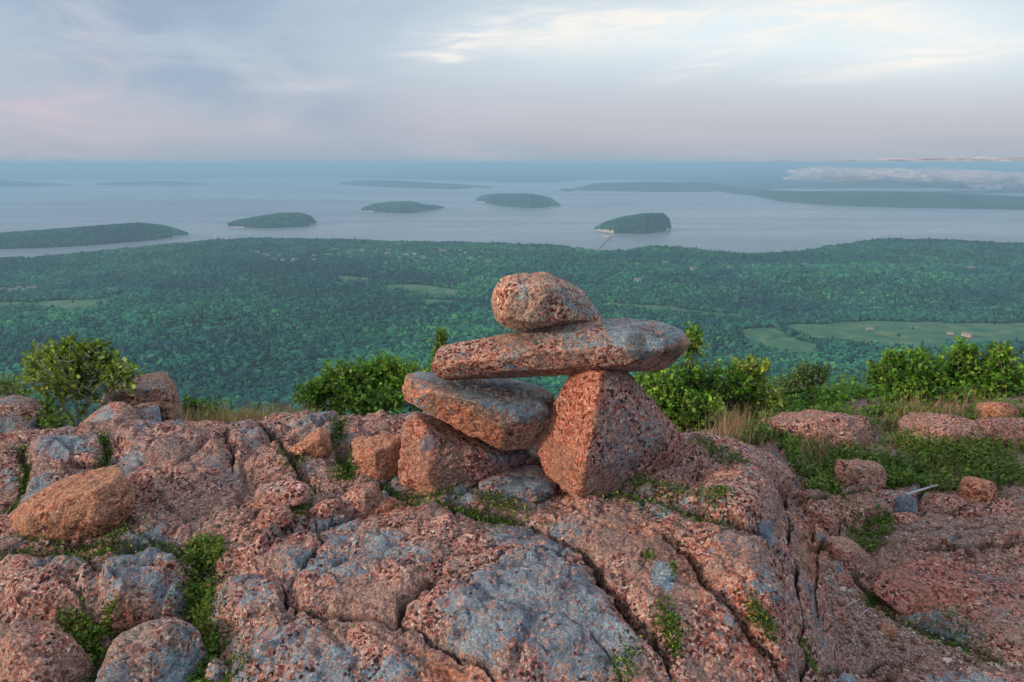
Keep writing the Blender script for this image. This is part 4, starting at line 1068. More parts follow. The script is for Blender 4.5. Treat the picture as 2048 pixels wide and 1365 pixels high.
stone("cairn_stone", "slanting slab with a grey top and orange broken edge under the lintel's left end", YP(2.60, [
 (799, 775, .0), (806, 752, .02), (838, 741, .10), (1010, 754, .24), (1080, 770, .20), (1110, 792, .10), (1113, 832, .04), (1064, 899, .0), (1000, 902, -.06), (870, 836, -.05), (810, 803, -.02),
 (836, 772, -.09), (960, 812, -.15), (1018, 850, -.13), (1085, 820, -.05),
 (900, 780, .26), (1080, 800, .26), (1050, 870, .22), (900, 830, .2)]), MG['brown'], 7, 90, .009, .006, 3, patch=[('lichen', [(805, 735), (1070, 755), (1110, 800), (1090, 850), (1030, 845), (960, 810), (890, 785), (835, 765)], .66), ('iron_sun', [(790, 745), (830, 770), (950, 822), (1010, 860), (1000, 910), (870, 845), (800, 810)], .75)])
stone("cairn_stone", "bottom left pink stone carrying the slanting slab", YP(2.62, [
 (804, 845, .02), (826, 820, .06), (960, 868, .1), (1066, 903, .1), (1066, 920, .08), (940, 974, -.06), (864, 1003, -.10), (800, 968, -.02), (868, 878, -.10), (852, 950, -.13), (985, 915, -.04),
 (850, 830, .28), (1000, 900, .3), (980, 940, .24), (830, 950, .22)]), MG['rose'], 7, 90, .011, .010, 4, patch=[('iron_sun', [(800, 830), (850, 830), (880, 900), (870, 1000), (800, 980)], .5), ('lichen', [(830, 870), (870, 865), (880, 900), (840, 905)], .8), ('lichen', [(960, 890), (1070, 890), (1070, 930), (980, 940)], .6)])  # left-side warm patch: staining plus sunlight put into the colour
stone("cairn_stone", "rounded tan top stone balanced on the lintel", YP(2.58, [
 (981, 604, .02), (990, 574, .03), (1014, 549, .03), (1088, 545, .06), (1135, 560, .08), (1175, 585, .10), (1210, 638, .10), (1150, 650, .04), (1038, 664, .0), (1000, 652, .0), (984, 630, .01),
 (1015, 585, -.10), (1095, 568, -.10), (1010, 635, -.10), (1135, 638, -.06), (1060, 645, -.11),
 (1020, 580, .22), (1100, 570, .24), (1150, 610, .24), (1040, 640, .20)]), MG['gold'], 7, 60, .009, .008, 5, patch=[('lichen', [(1030, 545), (1060, 545), (1055, 610), (1020, 610)], .5), ('lichen', [(1095, 555), (1180, 580), (1215, 640), (1150, 640), (1110, 590)], .55)])
def put(px0, px1, ytop, ybase, label, mat, name="stone", depth=.8, seed=0, sharp=16, sub=5, skew=0, flat=1.0, rough=.008, group=None, Y=None, shape=None, sink=.18, cat="stone", lump=.02):
    """a loose stone where it stands: its foot on the ledge, its width and height read off the photograph"""
    cx = (px0 + px1) / 2
    if Y is None:
        p0 = hit(cx, ybase, lh_f, n=500)[0]; Y0 = p0[1]
    else: Y0 = Y; p0 = at_y(cx, ybase, Y)
    a = at_y(px0, ybase, Y0); b = at_y(px1, ybase, Y0); wd = b[0] - a[0]
    dp = wd * depth
    top = at_y(cx, ytop, Y0 + dp * .35)[2]; ht = top - p0[2]
    rg = np.random.default_rng(seed + 100); pts = []
    if shape is None:
        for k in range(9):
            t = k / 9 * 2 * math.pi + rg.uniform(-.3, .3)
            for lv, sc in ((0, .92), (.5, 1.0), (.86, .88), (1.0, .62)):
                if rg.random() < .45 and lv not in (.5,): continue
                jr = rg.uniform(.76, 1.10)
                x = math.cos(t) * sc * jr * .5; y = math.sin(t) * sc * jr * .5
                z = lv + rg.uniform(-.14, .05) + skew * x * lv
                pts.append((x, y, min(z, 1.02)))
    pts = np.array(pts)
    pts[:, 0] = (pts[:, 0] - (pts[:, 0].max() + pts[:, 0].min()) / 2) / (pts[:, 0].max() - pts[:, 0].min())
    z0 = p0[2] - sink * ht * .5
    P = np.stack([p0[0] + pts[:, 0] * wd, Y0 + dp * .42 + pts[:, 1] * dp, z0 + pts[:, 2] * (ht + sink * ht * .5)], -1)
    P = np.vstack([P, P * [1, 1, 0] + [0, 0, z0 - sink * ht * .6]])
    return stone(name, label, P, mat, sub, max(sharp, 32), rough * .7 * min(1.6, wd * 5 + .3), lump * min(1.5, wd * 4), seed, group, cat)
def lh_f(q): return lh(q)
put(945, 1140, 948, 1004, "flat grey slab in front of the gap under the cairn", MG['grey'], depth=.9, seed=3, sub=6, flat=.5, sharp=20)
stone("boulder", "golden-brown boulder with jagged right edge, on the ledge at the far left", YP(float(hit(140, 1072, lh_f)[0][1]) + .03, [
 (6, 1070, .0), (14, 1040, .02), (45, 1003, .04), (100, 968, .06), (150, 962, .10), (185, 938, .10), (232, 934, .08), (250, 950, .04), (272, 985, .04), (268, 1020, .02), (240, 1062, .0), (190, 1078, -.03), (90, 1084, -.05), (30, 1084, -.03),
 (210, 975, -.04), (130, 1000, -.05), (60, 1040, -.06), (200, 1040, -.07), (245, 1010, -.02), (100, 985, .28), (220, 965, .28), (250, 1020, .26), (40, 1040, .25), (140, 1100, .1)]), MG['orange'], 7, 60, .009, .009, 11, cat="boulder")
stone("stone", "small pale pink block in the middle of the left plateau", YP(float(hit(565, 1018, lh_f)[0][1]) - .03, [(505, 1016, 0), (507, 985, .0), (520, 970, .03), (560, 962, .05), (605, 962, .04), (622, 975, .02), (622, 1000, 0), (600, 1012, -.02), (545, 1020, -.03), (515, 982, -.02), (610, 980, -.02), (520, 990, .12), (610, 985, .12), (560, 1030, .08)]), MG['pale'], 6, 40, .006, .008, 12)
put(508, 582, 1016, 1052, "little pink stone below the pale pink block", MG['rose'], "stone", .8, 13)
put(612, 680, 1002, 1040, "small reddish stone at the left end of the crest of the front rock", MG['rose'], "stone", .8, 14, skew=.4)
put(676, 766, 970, 1026, "squat pink stone just left of the mossy hollow by the cairn", MG['pink'], "stone", .8, 15)
stone("stone", "fractured orange rock left of the cairn's bottom stone", YP(float(hit(757, 960, lh_f)[0][1]) + .04, [(700, 885, .02), (712, 872, .04), (745, 880, .0), (770, 864, .04), (806, 868, .05), (816, 900, .02), (808, 950, .0), (775, 966, -.03), (735, 958, -.04), (708, 925, -.01), (748, 905, -.07), (752, 945, -.07), (795, 885, -.03), (720, 890, .16), (800, 885, .18), (760, 975, .12)]), MG['orange'], 6, 60, .010, .012, 16)
stone("stone", "wedge of orange-red rock beside the plant-filled joint on the plateau", YP(float(hit(620, 914, lh_f)[0][1]) + .02, [(578, 900, 0), (600, 880, .02), (640, 852, .04), (660, 862, .03), (666, 900, 0), (640, 920, -.02), (590, 912, -.03), (640, 875, -.03), (655, 865, .14), (610, 885, .14), (620, 935, .08)]), MG['orange'], 5, 45, .006, .008, 17)
stone("boulder", "square grey and pink block at the left edge behind the ledge", YP(3.75, [(-70, 900, 0), (-70, 800, 0), (-20, 795, .03), (50, 793, .03), (80, 800, .02), (94, 818, 0), (92, 900, 0), (30, 812, -.12), (80, 820, -.09), (-60, 815, -.1), (60, 900, -.14), (-50, 900, -.12), (60, 800, .3), (-60, 810, .3), (80, 880, .3)]), MG['grey'], 6, 50, .008, .010, 18, cat="boulder")
stone("boulder", "smooth rounded grey-pink rock lying below the left shrub", YP(3.62, [(128, 900, 0), (140, 866, 0), (175, 832, .03), (215, 805, .06), (250, 800, .08), (275, 815, .06), (285, 860, .0), (275, 900, 0), (200, 850, -.10), (245, 830, -.10), (170, 880, -.1), (230, 815, .35), (270, 840, .35), (180, 870, .3)]), MG['pink'], 6, 14, .004, .008, 19, cat="boulder", patch=[('lichen', [(150, 860), (215, 805), (235, 830), (190, 880)], .75)])
stone("boulder", "grey-green rock leaning on the smooth rounded one", YP(3.8, [(250, 890, 0), (258, 815, .03), (290, 803, .05), (318, 806, .04), (326, 850, 0), (322, 890, 0), (290, 840, -.09), (270, 820, .25), (315, 825, .25)]), MG['grey'], 5, 16, .004, .008, 20, cat="boulder")
stone("boulder", "dark pink boulder behind the left shrub's right side", YP(4.1, [(190, 860, 0), (204, 790, 0), (235, 758, .03), (330, 742, .05), (352, 768, .03), (378, 860, 0), (235, 790, -.14), (330, 775, -.16), (345, 860, -.18), (220, 860, -.16), (250, 770, .35), (330, 770, .35), (350, 850, .35), (220, 850, .35)]), MG['brown'], 6, 70, .014, .014, 21, cat="boulder")
put(176, 388, 1246, 1420, "rounded lichen-grey rock in the bottom left corner between green plants", MG['grey'], "boulder", .8, 22, 14, 6, .2, cat="boulder", rough=.010)
put(-60, 132, 1262, 1420, "broken pink rock cut by the bottom left corner of the view", MG['pink'], "boulder", .8, 23, 22, 6, -.3, cat="boulder", rough=.014)
put(408, 468, 1324, 1390, "small pointed grey stone among the plants at the bottom", MG['grey'], "stone", .8, 24, 24, 5, -.3)
put(-40, 56, 1035, 1072, "low red rock at the left edge beside the golden-brown boulder", MG['rose'], "stone", .8, 25)
stone("boulder", "long rounded slab behind the right side of the front rock", YP(3.0, [(1370, 880, .05), (1400, 868, .08), (1450, 872, .1), (1500, 892, .08), (1560, 918, .05), (1592, 950, .02), (1590, 972, .0), (1540, 985, -.06), (1440, 960, -.05), (1370, 930, -.02), (1520, 930, -.08), (1400, 895, .30), (1500, 905, .32), (1570, 945, .25), (1400, 1020, .1), (1560, 1030, .1)]), MG['pink'], 6, 26, .008, .012, 26, cat="boulder")
put(1528, 1772, 830, 902, "long low pink boulder at the far side of the hollow, before the bushes", MG['pink'], "boulder", .6, 27, 16, 6, .25, cat="boulder", rough=.014, sink=.5)
put(1680, 1790, 922, 975, "pink stone set among low plants in the hollow", MG['pink'], "stone", .8, 28, 16, 5, -.1)
put(1818, 2000, 838, 902, "low pale pink rock lying under the dry grass at the right", MG['pink'], "boulder", .8, 29, 14, 6, .1, sink=.5, cat="boulder")
put(1966, 2062, 804, 858, "orange-pink block topping the rocks at the right edge", MG['orange'], "boulder", .9, 30, 22, 5, 0, sink=.3, cat="boulder")
put(1990, 2160, 842, 905, "reddish rock at the right edge under the orange-pink block", MG['rose'], "boulder", .8, 31, 18, 5, 0, sink=.4, cat="boulder")
put(1930, 2006, 960, 1006, "orange-tan stone at the edge of the gravel, right of the driftwood", MG['orange'], "stone", .8, 32, 16, 5, -.2)
put(1752, 1842, 990, 1040, "dark grey speckled stone under the driftwood stick", MG['grey'], "stone", .8, 33, 12, 5)
put(1636, 1684, 1034, 1078, "small rounded pink stone at the foot of the front rock's right side", MG['pink'], "stone", .8, 34, 12, 5)
put(1660, 1752, 1084, 1150, "angular tan-pink stone where the gravel meets the red slab", MG['pink'], "stone", .9, 35, 26, 5, -.5)
put(1864, 1950, 995, 1030, "low reddish stone just right of the dark grey speckled one", MG['rose'], "stone", .8, 36, 16, 5)
put(1786, 1850, 1028, 1052, "thin pink stone in front of the dark grey speckled one", MG['pink'], "stone", .8, 37, 16, 4)
put(1670, 1712, 1150, 1182, "pale pink stone in the gap beside the front rock", MG['pink'], "stone", .8, 38, 16, 4)
put(1660, 1700, 1218, 1248, "pale rounded stone on the gravel beside the front rock", MG['pink'], "stone", .8, 39, 12, 4)
put(1762, 1800, 1250, 1275, "tan rounded stone on the dark gravel below the red slab", MG['orange'], "stone", .8, 40, 12, 4)

Ys = float(hit(1800, 1228, lh_f)[0][1])
stone("boulder", "broad red slab with a dark mossy foot, low in the right corner", YP(Ys, [(1738, 1178, .05), (1766, 1128, .20), (1850, 1112, .26), (1960, 1130, .22), (2100, 1160, .18), (2350, 1205, .10), (1800, 1228, -.02), (1870, 1270, -.08), (1950, 1302, -.12), (2100, 1345, -.17), (2350, 1400, -.22),
 (1780, 1165, .06), (1900, 1178, .06), (2100, 1225, .0), (2350, 1290, -.08), (1850, 1300, .05), (2000, 1360, .0), (2350, 1480, -.1), (1800, 1260, .3), (2350, 1240, .4)]), MG['maroon'], 7, 70, .010, .008, 61, cat="boulder", patch=[('iron_sun', [(1800, 1160), (2000, 1190), (2100, 1300), (1850, 1250)], .3), ('lichen', [(1900, 1130), (2100, 1165), (2200, 1200), (1950, 1160)], .6)])
# ================================================================== PLANTS
LEAFV = np.array([(0, 0, 0), (-.30, .30, .06), (-.34, .62, .05), (0, 1, -.04), (.34, .62, .05), (.30, .30, .06), (0, .45, -.05)])
LEAFF = np.array([(0, 6, 1), (1, 6, 2), (2, 6, 3), (3, 6, 4), (4, 6, 5), (5, 6, 0)])
def leaves(pos, direc, size, tone, rng, width=1.0, droop=.4):
    """many small folded leaves: base point, pointing direction, length"""
    n = len(pos); d = direc + rng.normal(0, .55, (n, 3)); d[:, 2] += .15
    d /= np.linalg.norm(d, axis=1)[:, None] + 1e-9
    up = np.tile([0, 0, 1.0], (n, 1)) + rng.normal(0, .5, (n, 3))
    x = np.cross(d, up); x /= np.linalg.norm(x, axis=1)[:, None] + 1e-9
    z = np.cross(x, d)
    L = LEAFV[None] * size[:, None, None]
    V_ = pos[:, None] + L[..., 0:1] * width * x[:, None] + L[..., 1:2] * d[:, None] + L[..., 2:3] * z[:, None]
    F_ = (LEAFF[None] + 7 * np.arange(n)[:, None, None]).reshape(-1, 3)
    return V_.reshape(-1, 3), F_, np.repeat(tone, 7)
def tubes(paths, radii, k=5):
    VV, FF = [], []; off = 0
    for P, rd in zip(paths, radii):
        P = np.asarray(P); m_ = len(P)
        t = np.gradient(P, axis=0); t /= np.linalg.norm(t, axis=1)[:, None] + 1e-9
        a = np.cross(t, [.31, .95, .05]); a /= np.linalg.norm(a, axis=1)[:, None] + 1e-9; b = np.cross(t, a)
        an = np.arange(k) / k * 2 * math.pi; rr_ = np.linspace(rd[0], rd[1], m_)
        ring = P[:, None] + rr_[:, None, None] * (np.cos(an)[None, :, None] * a[:, None] + np.sin(an)[None, :, None] * b[:, None])
        VV.append(ring.reshape(-1, 3))
        i = np.arange(m_ - 1)[:, None] * k; j = np.arange(k)[None]; j2 = (j + 1) % k
        FF.append(np.stack([i + j, i + j2, i + k + j2, i + k + j], -1).reshape(-1, 4) + off); off += m_ * k
    return np.concatenate(VV), np.concatenate(FF)
def wig(a, b, rng, n=6, amp=.12):
    t = np.linspace(0, 1, n)[:, None]; L = np.linalg.norm(np.asarray(b) - a)
    w_ = rng.normal(0, amp * L * .35, (n, 3)) * np.sin(np.pi * t); return np.asarray(a) * (1 - t) + np.asarray(b) * t + w_
def shrub(name, label, lobes, base, Y, seed, mat=None, leaf=.032, dens=1.0, bare=0, group=None, cat="shrub", width=1.0, tone=(.5, .2), upw=.5, spread=.85):
    dens = dens * 1.2
    """lobes: (col, row, half width px, half height px, metres behind Y); base: (col, row)"""
    rng = np.random.default_rng(seed); mat = mat or M_LEAF
    bx = at_y(base[0], base[1], Y); bx[2] = min(bx[2], float(lh(bx[None, :2])[0]) + .02) if -5 < bx[0] < 5 and Y < 7.4 else bx[2]
    root = empty(name, tuple(bx)); tag(root, label, cat, group)
    LP, LD, LS, LT = [], [], [], []; paths, rds = [], []
    s_ = Y / F
    for (lx, ly, rx, ry, dy) in lobes:
        c = at_y(lx, ly, Y + dy); r3 = np.array([rx * s_, (rx * .5 + ry * .5) * s_ * spread, ry * s_])
        m0 = bx + np.array([(c[0] - bx[0]) * .3, (c[1] - bx[1]) * .3, (c[2] - bx[2]) * .25])
        nb = max(3, int(3 + rx / 25)); cl = c - np.array([0, 0, r3[2] * .35])
        paths.append(wig(bx + rng.normal(0, .02, 3) * [1, 1, 0], cl, rng)); rds.append((.012, .005))
        vol = 4.19 * np.prod(r3) ** (1.0)
        nt = int(dens * (170 * (r3[0] * r3[2] / .03) ** .8)) + 12
        u = rng.normal(0, 1, (nt, 3)); u /= np.linalg.norm(u, axis=1)[:, None]; rad_ = rng.random(nt) ** .42
        tip = c + u * r3 * rad_[:, None] * (1 + .28 * vn(u * 2.1 + seed * 3.3 + lx * .01))[:, None]
        kp = (vn(tip * 9 + seed) + .5 * vn(tip * 22 + seed)) > -.42
        tip = tip[kp]; u = u[kp]; rad_ = rad_[kp]
        dr = u * .7 + np.array([0, 0, upw]) + rng.normal(0, .3, u.shape); dr /= np.linalg.norm(dr, axis=1)[:, None]
        tl = rng.uniform(.06, .13, len(tip))
        for t_i in range(len(tip)):
            a = tip[t_i] - dr[t_i] * tl[t_i]
            if t_i % 3 == 0: paths.append(wig(cl + (a - cl) * rng.uniform(.0, .4), a, rng, 5, .1)); rds.append((.004, .002))
            paths.append(np.stack([a, tip[t_i]])); rds.append((.0018, .0010))
        nl = 10
        tt = np.tile(np.linspace(.05, 1.05, nl), len(tip)); rep = np.repeat(np.arange(len(tip)), nl)
        pos = tip[rep] - dr[rep] * (tl[rep] * (1 - tt))[:, None]
        sd_ = rng.normal(0, 1, pos.shape); sd_ -= (sd_ * dr[rep]).sum(1)[:, None] * dr[rep]
        dd = sd_ / (np.linalg.norm(sd_, axis=1)[:, None] + 1e-9) * .9 + dr[rep] * .6
        LP.append(pos); LD.append(dd); LS.append(leaf * rng.uniform(.55, 1.15, len(pos)))
        clump = vn(pos * 5 + seed * 1.7) * .22
        LT.append(np.clip(rng.normal(tone[0], tone[1], len(pos)) + clump, 0, 1))
    if bare:
        for k in range(bare):
            lx, ly, rx, ry, dy = lobes[rng.integers(len(lobes))]
            e = at_y(lx + rng.uniform(-1.45, 1.15) * rx, ly - ry * rng.uniform(-.9, 1.35), Y + dy + rng.normal(0, .08))
            p_ = wig(bx, e, rng, 9, .16); paths.append(p_); rds.append((.0035, .0010))
            for j in range(5):
                i0 = rng.integers(3, 9); e2 = p_[i0] + rng.normal(0, .06, 3) + [0, 0, .05]
                paths.append(wig(p_[i0], e2, rng, 4, .2)); rds.append((.0013, .0006))
    V_, F_, T_ = leaves(np.concatenate(LP), np.concatenate(LD), np.concatenate(LS), np.concatenate(LT), rng, width)
    o = mesh("foliage", V_ - bx, F_.astype(np.int32), mat, root, attrs={'tone': T_})
    V_, F_ = tubes(paths, rds, 5); mesh("stem", V_ - bx, F_.astype(np.int32), M_DEAD if bare else M_BARK, root)
    return root
shrub("shrub", "leafy shrub with a few thin bare twigs standing at the far left behind the ledge", [(150, 745, 95, 60, 0), (90, 730, 50, 45, .05), (190, 710, 50, 35, .0), (225, 745, 55, 28, -.05), (130, 700, 45, 30, .1)], (150, 845), 3.9, 1, M_LEAF2, .028, 1.2, 2, tone=(.5, .22))
shrub("shrub", "low green plant tuft between the square block and the smooth rock at left", [(110, 838, 45, 20, 0), (80, 815, 30, 18, .1)], (110, 862), 3.65, 2, M_LEAF, .022, 1.0)
shrub("shrub", "thin sprawl of twigs and pale leaves at the very left edge", [(20, 770, 45, 22, 0), (-60, 760, 60, 30, 0)], (0, 800), 4.3, 3, M_LEAF2, .024, .6, 8)
shrub("bush", "rounded bright green bush rising to the left of the cairn", [(690, 765, 75, 55, 0), (760, 745, 70, 45, .1), (820, 755, 55, 48, .05), (630, 790, 45, 35, 0), (740, 795, 90, 35, -.1), (850, 790, 40, 40, 0)], (730, 850), 4.6, 4, M_LEAF, .027, 1.4, cat="bush", tone=(.55, .2))
shrub("shrub", "low green shrub between the dark pink boulder and the dry grass", [(385, 812, 28, 22, 0), (425, 818, 40, 18, .1), (345, 825, 40, 14, 0)], (390, 840), 4.2, 5, M_LEAF, .024, .9)
shrub("bush", "bush just right of the cairn with a thin upright sprig", [(1330, 790, 65, 60, 0), (1400, 760, 60, 60, .05), (1395, 820, 60, 45, -.1), (1300, 760, 40, 30, .1), (1385, 680, 22, 40, .1), (1470, 770, 45, 45, .1)], (1370, 870), 4.3, 6, M_LEAF, .026, 1.4, cat="bush", tone=(.52, .2))
shrub("bush", "pale-leaved upright bush in the gap right of the cairn's bush", [(1500, 745, 45, 45, 0), (1490, 790, 55, 40, 0), (1530, 800, 50, 35, -.05)], (1505, 860), 4.5, 7, M_LEAF2, .032, .9, 3, cat="bush", tone=(.62, .2))
shrub("bush", "dark small-leaved bush with a peaked top in the middle of the right bushes", [(1610, 750, 35, 28, 0), (1580, 775, 45, 25, 0), (1640, 745, 22, 20, 0), (1600, 805, 60, 30, -.05)], (1600, 850), 4.9, 8, M_NEEDLE, .022, 1.3, 2, cat="bush", tone=(.7, .2))
shrub("shrub", "low leafy shrub hiding the foot of the pale-leaved bush", [(1440, 840, 60, 30, 0), (1530, 835, 60, 26, .05)], (1480, 870), 4.35, 12, M_LEAF, .028, 1.0, tone=(.5, .2))
shrub("shrub", "long low green shrub under the large bush at the right edge", [(1790, 825, 70, 22, 0), (1900, 822, 80, 22, .05), (2010, 818, 70, 24, 0)], (1900, 850), 4.4, 13, M_LEAF, .028, 1.0, tone=(.45, .2))
shrub("bush", "low spreading green bush at the foot of the right-hand thicket", [(1680, 805, 70, 28, 0), (1740, 800, 50, 28, .1), (1640, 825, 50, 22, -.1)], (1690, 850), 4.8, 9, M_LEAF, .028, 1.0, cat="bush", tone=(.45, .2))
shrub("bush", "large dense green bush filling the right edge", [(1830, 755, 80, 55, 0), (1920, 740, 70, 50, .05), (1930, 705, 32, 26, 0), (1790, 718, 26, 24, 0), (1835, 712, 24, 22, .1), (2000, 708, 28, 22, 0), (2000, 755, 70, 55, 0), (1770, 745, 35, 32, .1), (1940, 790, 110, 35, -.1), (2100, 760, 80, 60, .1), (1850, 800, 80, 28, -.1)], (1920, 850), 4.7, 10, M_LEAF, .029, 1.5, cat="bush", tone=(.58, .2))
def conifer(label, cx, top, base, Y, wpx, seed):
    rng = np.random.default_rng(seed); bx = at_y(cx, base, Y); tp = at_y(cx, top, Y); H = tp[2] - bx[2]
    root = empty("spruce", tuple(bx)); tag(root, label, "tree"); LP, LD = [], []; paths = [np.stack([bx, (bx + tp) / 2, tp])]; rds = [(.02, .003)]
    wd = wpx * Y / F
    for z in np.linspace(.12, .99, 42):
        for k in range(7):
            a = rng.uniform(0, 6.28); L = wd * (1 - z) ** .8 * rng.uniform(.6, 1.05) + .012; p_ = bx + (tp - bx) * z
            e = p_ + np.array([math.cos(a) * L, math.sin(a) * L, L * rng.uniform(.1, .5)]); paths.append(np.stack([p_, e])); rds.append((.003, .001))
            n_ = int(14 + L * 160); t = rng.random(n_)[:, None]; LP.append(p_ + (e - p_) * t); LD.append(np.tile((e - p_) / L, (n_, 1)) * .8 + rng.normal(0, .5, (n_, 3)))
    LP = np.concatenate(LP); LD = np.concatenate(LD)
    V_, F_, T_ = leaves(LP, LD, rng.uniform(.016, .026, len(LP)), np.clip(rng.normal(.5, .2, len(LP)), 0, 1), rng, .3)
    mesh("crown", V_ - bx, F_.astype(np.int32), M_NEEDLE, root, attrs={'tone': T_}); V_, F_ = tubes(paths, rds, 5); mesh("trunk", V_ - bx, F_.astype(np.int32), M_BARK, root)
shrub("shrub", "small pointed leafy tip poking up above the bush left of the cairn", [(882, 672, 13, 18, 0), (880, 700, 20, 22, 0), (878, 735, 26, 26, 0)], (878, 850), 4.8, 14, M_NEEDLE, .022, 1.6, tone=(.85, .2), upw=1.2)
def blades(pos, Hs, rng, mat_w=.0022, lean=.35):
    n = len(pos); a = rng.uniform(0, 6.28, n); ln = rng.uniform(.05, lean, n) * 1.6; b = rng.uniform(0, 6.28, n)
    ts = np.array([0, .4, .75, 1.0]); V_ = []
    for t in ts:
        c = pos + np.stack([np.cos(a) * ln * Hs * t * t, np.sin(a) * ln * Hs * t * t, Hs * t * (1 - .15 * t)], -1)
        wv_ = mat_w * (1.05 - t); o_ = np.stack([np.cos(b), np.sin(b), 0 * b], -1) * wv_
        V_ += [c - o_, c + o_]
    V_ = np.stack(V_, 1).reshape(-1, 3); f = np.array([(0, 1, 3, 2), (2, 3, 5, 4), (4, 5, 7, 6)]); F_ = (f[None] + 8 * np.arange(n)[:, None, None]).reshape(-1, 4)
    return V_, F_
def grass(label, areas, seed, H=(.10, .22), n=500, Yfix=None, name="dry_grass", mat=None, w_=.0022):
    rng = np.random.default_rng(seed); PP, HH = [], []
    for (x0, x1, yb, m_) in areas:
        px = rng.uniform(x0, x1, int(n * m_))
        cl = rng.uniform(x0, x1, 9); px = cl[rng.integers(0, 9, len(px))] + rng.normal(0, (x1 - x0) * .13, len(px))
        Yc = Yfix + rng.normal(0, .10, len(px)) if Yfix else hit((x0 + x1) / 2, yb, lh_f)[0][1] + rng.normal(0, .16, len(px))
        d = ray(px, np.full(len(px), float(yb))); x = d[:, 0] / d[:, 1] * Yc; q_ = np.stack([x, Yc], -1)
        PP.append(np.c_[q_, lh(q_) - .01]); HH.append(H[0] * .5 + (H[1] - H[0] * .5) * rng.random(len(px)) ** 1.4)
    PP = np.concatenate(PP); HH = np.concatenate(HH)
    V_, F_ = blades(PP, HH, rng, w_); tone = np.repeat(rng.random(len(PP)), 8)
    o = mesh(name, V_, F_.astype(np.int32), mat or M_DRY, attrs={'tone': tone}); tag(o, label, "grass", kind="stuff"); return o
grass("tan dry grass along the rim left of the cairn", [(400, 600, 830, 4.2), (370, 470, 835, 1.0)], 31, (.16, .27), 560, 3.85)
grass("pinkish dry grass behind the rocks on the right", [(1430, 1540, 868, 1.4), (1560, 1640, 900, .6), (1790, 1980, 850, 2.4), (1600, 1660, 925, .5), (1840, 1900, 960, .2)], 32, (.08, .20), 420)
# low ground cover in the hollow and on the far side
def cover(label, regions, seed, n, leaf, Hmax, mat, name, tone=(.45, .22), stems=7, clump=1.0):
    rng = np.random.default_rng(seed); q_ = []
    for poly, wgt in regions:
        P = np.asarray(poly); lo, hi = P.min(0), P.max(0); c = rng.uniform(lo, hi, (int(n * wgt * 6), 2)); c = c[inside(c, P)]
        c = c[(fbm2(c, 4.5, 3, seed) * clump + rng.uniform(-.35, .35, len(c))) > -.12]; q_.append(c[:int(n * wgt)])
    q_ = np.concatenate(q_); z = lh(q_); m_ = len(q_)
    Hs = Hmax * (.35 + .65 * rng.random(m_)) * (.7 + .5 * (1 + fbm2(q_, 5, 2, seed + 1)) * .6)
    dr = rng.normal(0, .35, (m_, 3)); dr[:, 2] = 1; dr /= np.linalg.norm(dr, axis=1)[:, None]
    rep = np.repeat(np.arange(m_), stems); t = np.tile(np.linspace(.15, 1, stems), m_) + rng.uniform(-.06, .06, m_ * stems)
    pos = np.c_[q_, z][rep] + dr[rep] * (Hs[rep] * t)[:, None]
    dd = rng.normal(0, 1, pos.shape); dd[:, 2] = np.abs(dd[:, 2]) * .5 + .1
    V_, F_, T_ = leaves(pos, dd, leaf * rng.uniform(.6, 1.2, len(pos)), np.clip(rng.normal(tone[0], tone[1], len(pos)) + .2 * fbm2(pos[:, :2], 4, 2, 5), 0, 1), rng, .9)
    o = mesh(name, V_, F_.astype(np.int32), mat, attrs={'tone': T_}); tag(o, label, "plants", kind="stuff"); return o
def PX(pts): return hit([a for a, b in pts], [b for a, b in pts], lh_f)[:, :2]
cover("low green and reddish blueberry plants filling the hollow at the right", [
 (PX([(1560, 900), (1640, 880), (1760, 885), (1830, 880), (1960, 885), (2048, 890), (2250, 880), (2250, 960), (2048, 975), (1900, 985), (1790, 980), (1640, 985), (1600, 960)]), .72),
 (PX([(1400, 870), (1560, 840), (1900, 832), (2250, 825), (2250, 870), (1800, 868), (1600, 890), (1480, 890)]), .5)], 41, 5200, .017, .085, M_LOW, "ground_cover")
cover("green undergrowth along the drop behind the ledge", [
 (np.array([(-3.6, 3.75), (-1.6, 3.95), (-.2, 4.0), (.6, 4.1), (1.4, 4.4), (4.6, 4.7), (5, 5.8), (-4.6, 5.8)]), 1.0)], 42, 5200, .026, .20, M_LEAF, "undergrowth", tone=(.45, .2))
cover("patch of small green plants in the gravel right of the front rock", [(PX([(1690, 1095), (1700, 1050), (1740, 1035), (1790, 1035), (1780, 1075), (1740, 1110)]), .5), (PX([(1740, 1180), (1765, 1180), (1770, 1212), (1740, 1210)]), .12)], 43, 420, .012, .05, M_LOW, "ground_cover", clump=.3)
cover("green leafy plants in the gap at the bottom left", [(PX([(120, 1262), (220, 1258), (250, 1262), (200, 1300), (170, 1380), (120, 1360), (140, 1300)]), .6), (PX([(385, 1160), (430, 1170), (420, 1230), (440, 1300), (470, 1380), (380, 1400), (370, 1300), (400, 1250), (370, 1230)]), .8), (PX([(380, 1095), (440, 1095), (445, 1130), (400, 1150), (375, 1130)]), .4)], 44, 900, .0125, .045, M_LOW, "ground_cover", tone=(.5, .2), clump=.5)
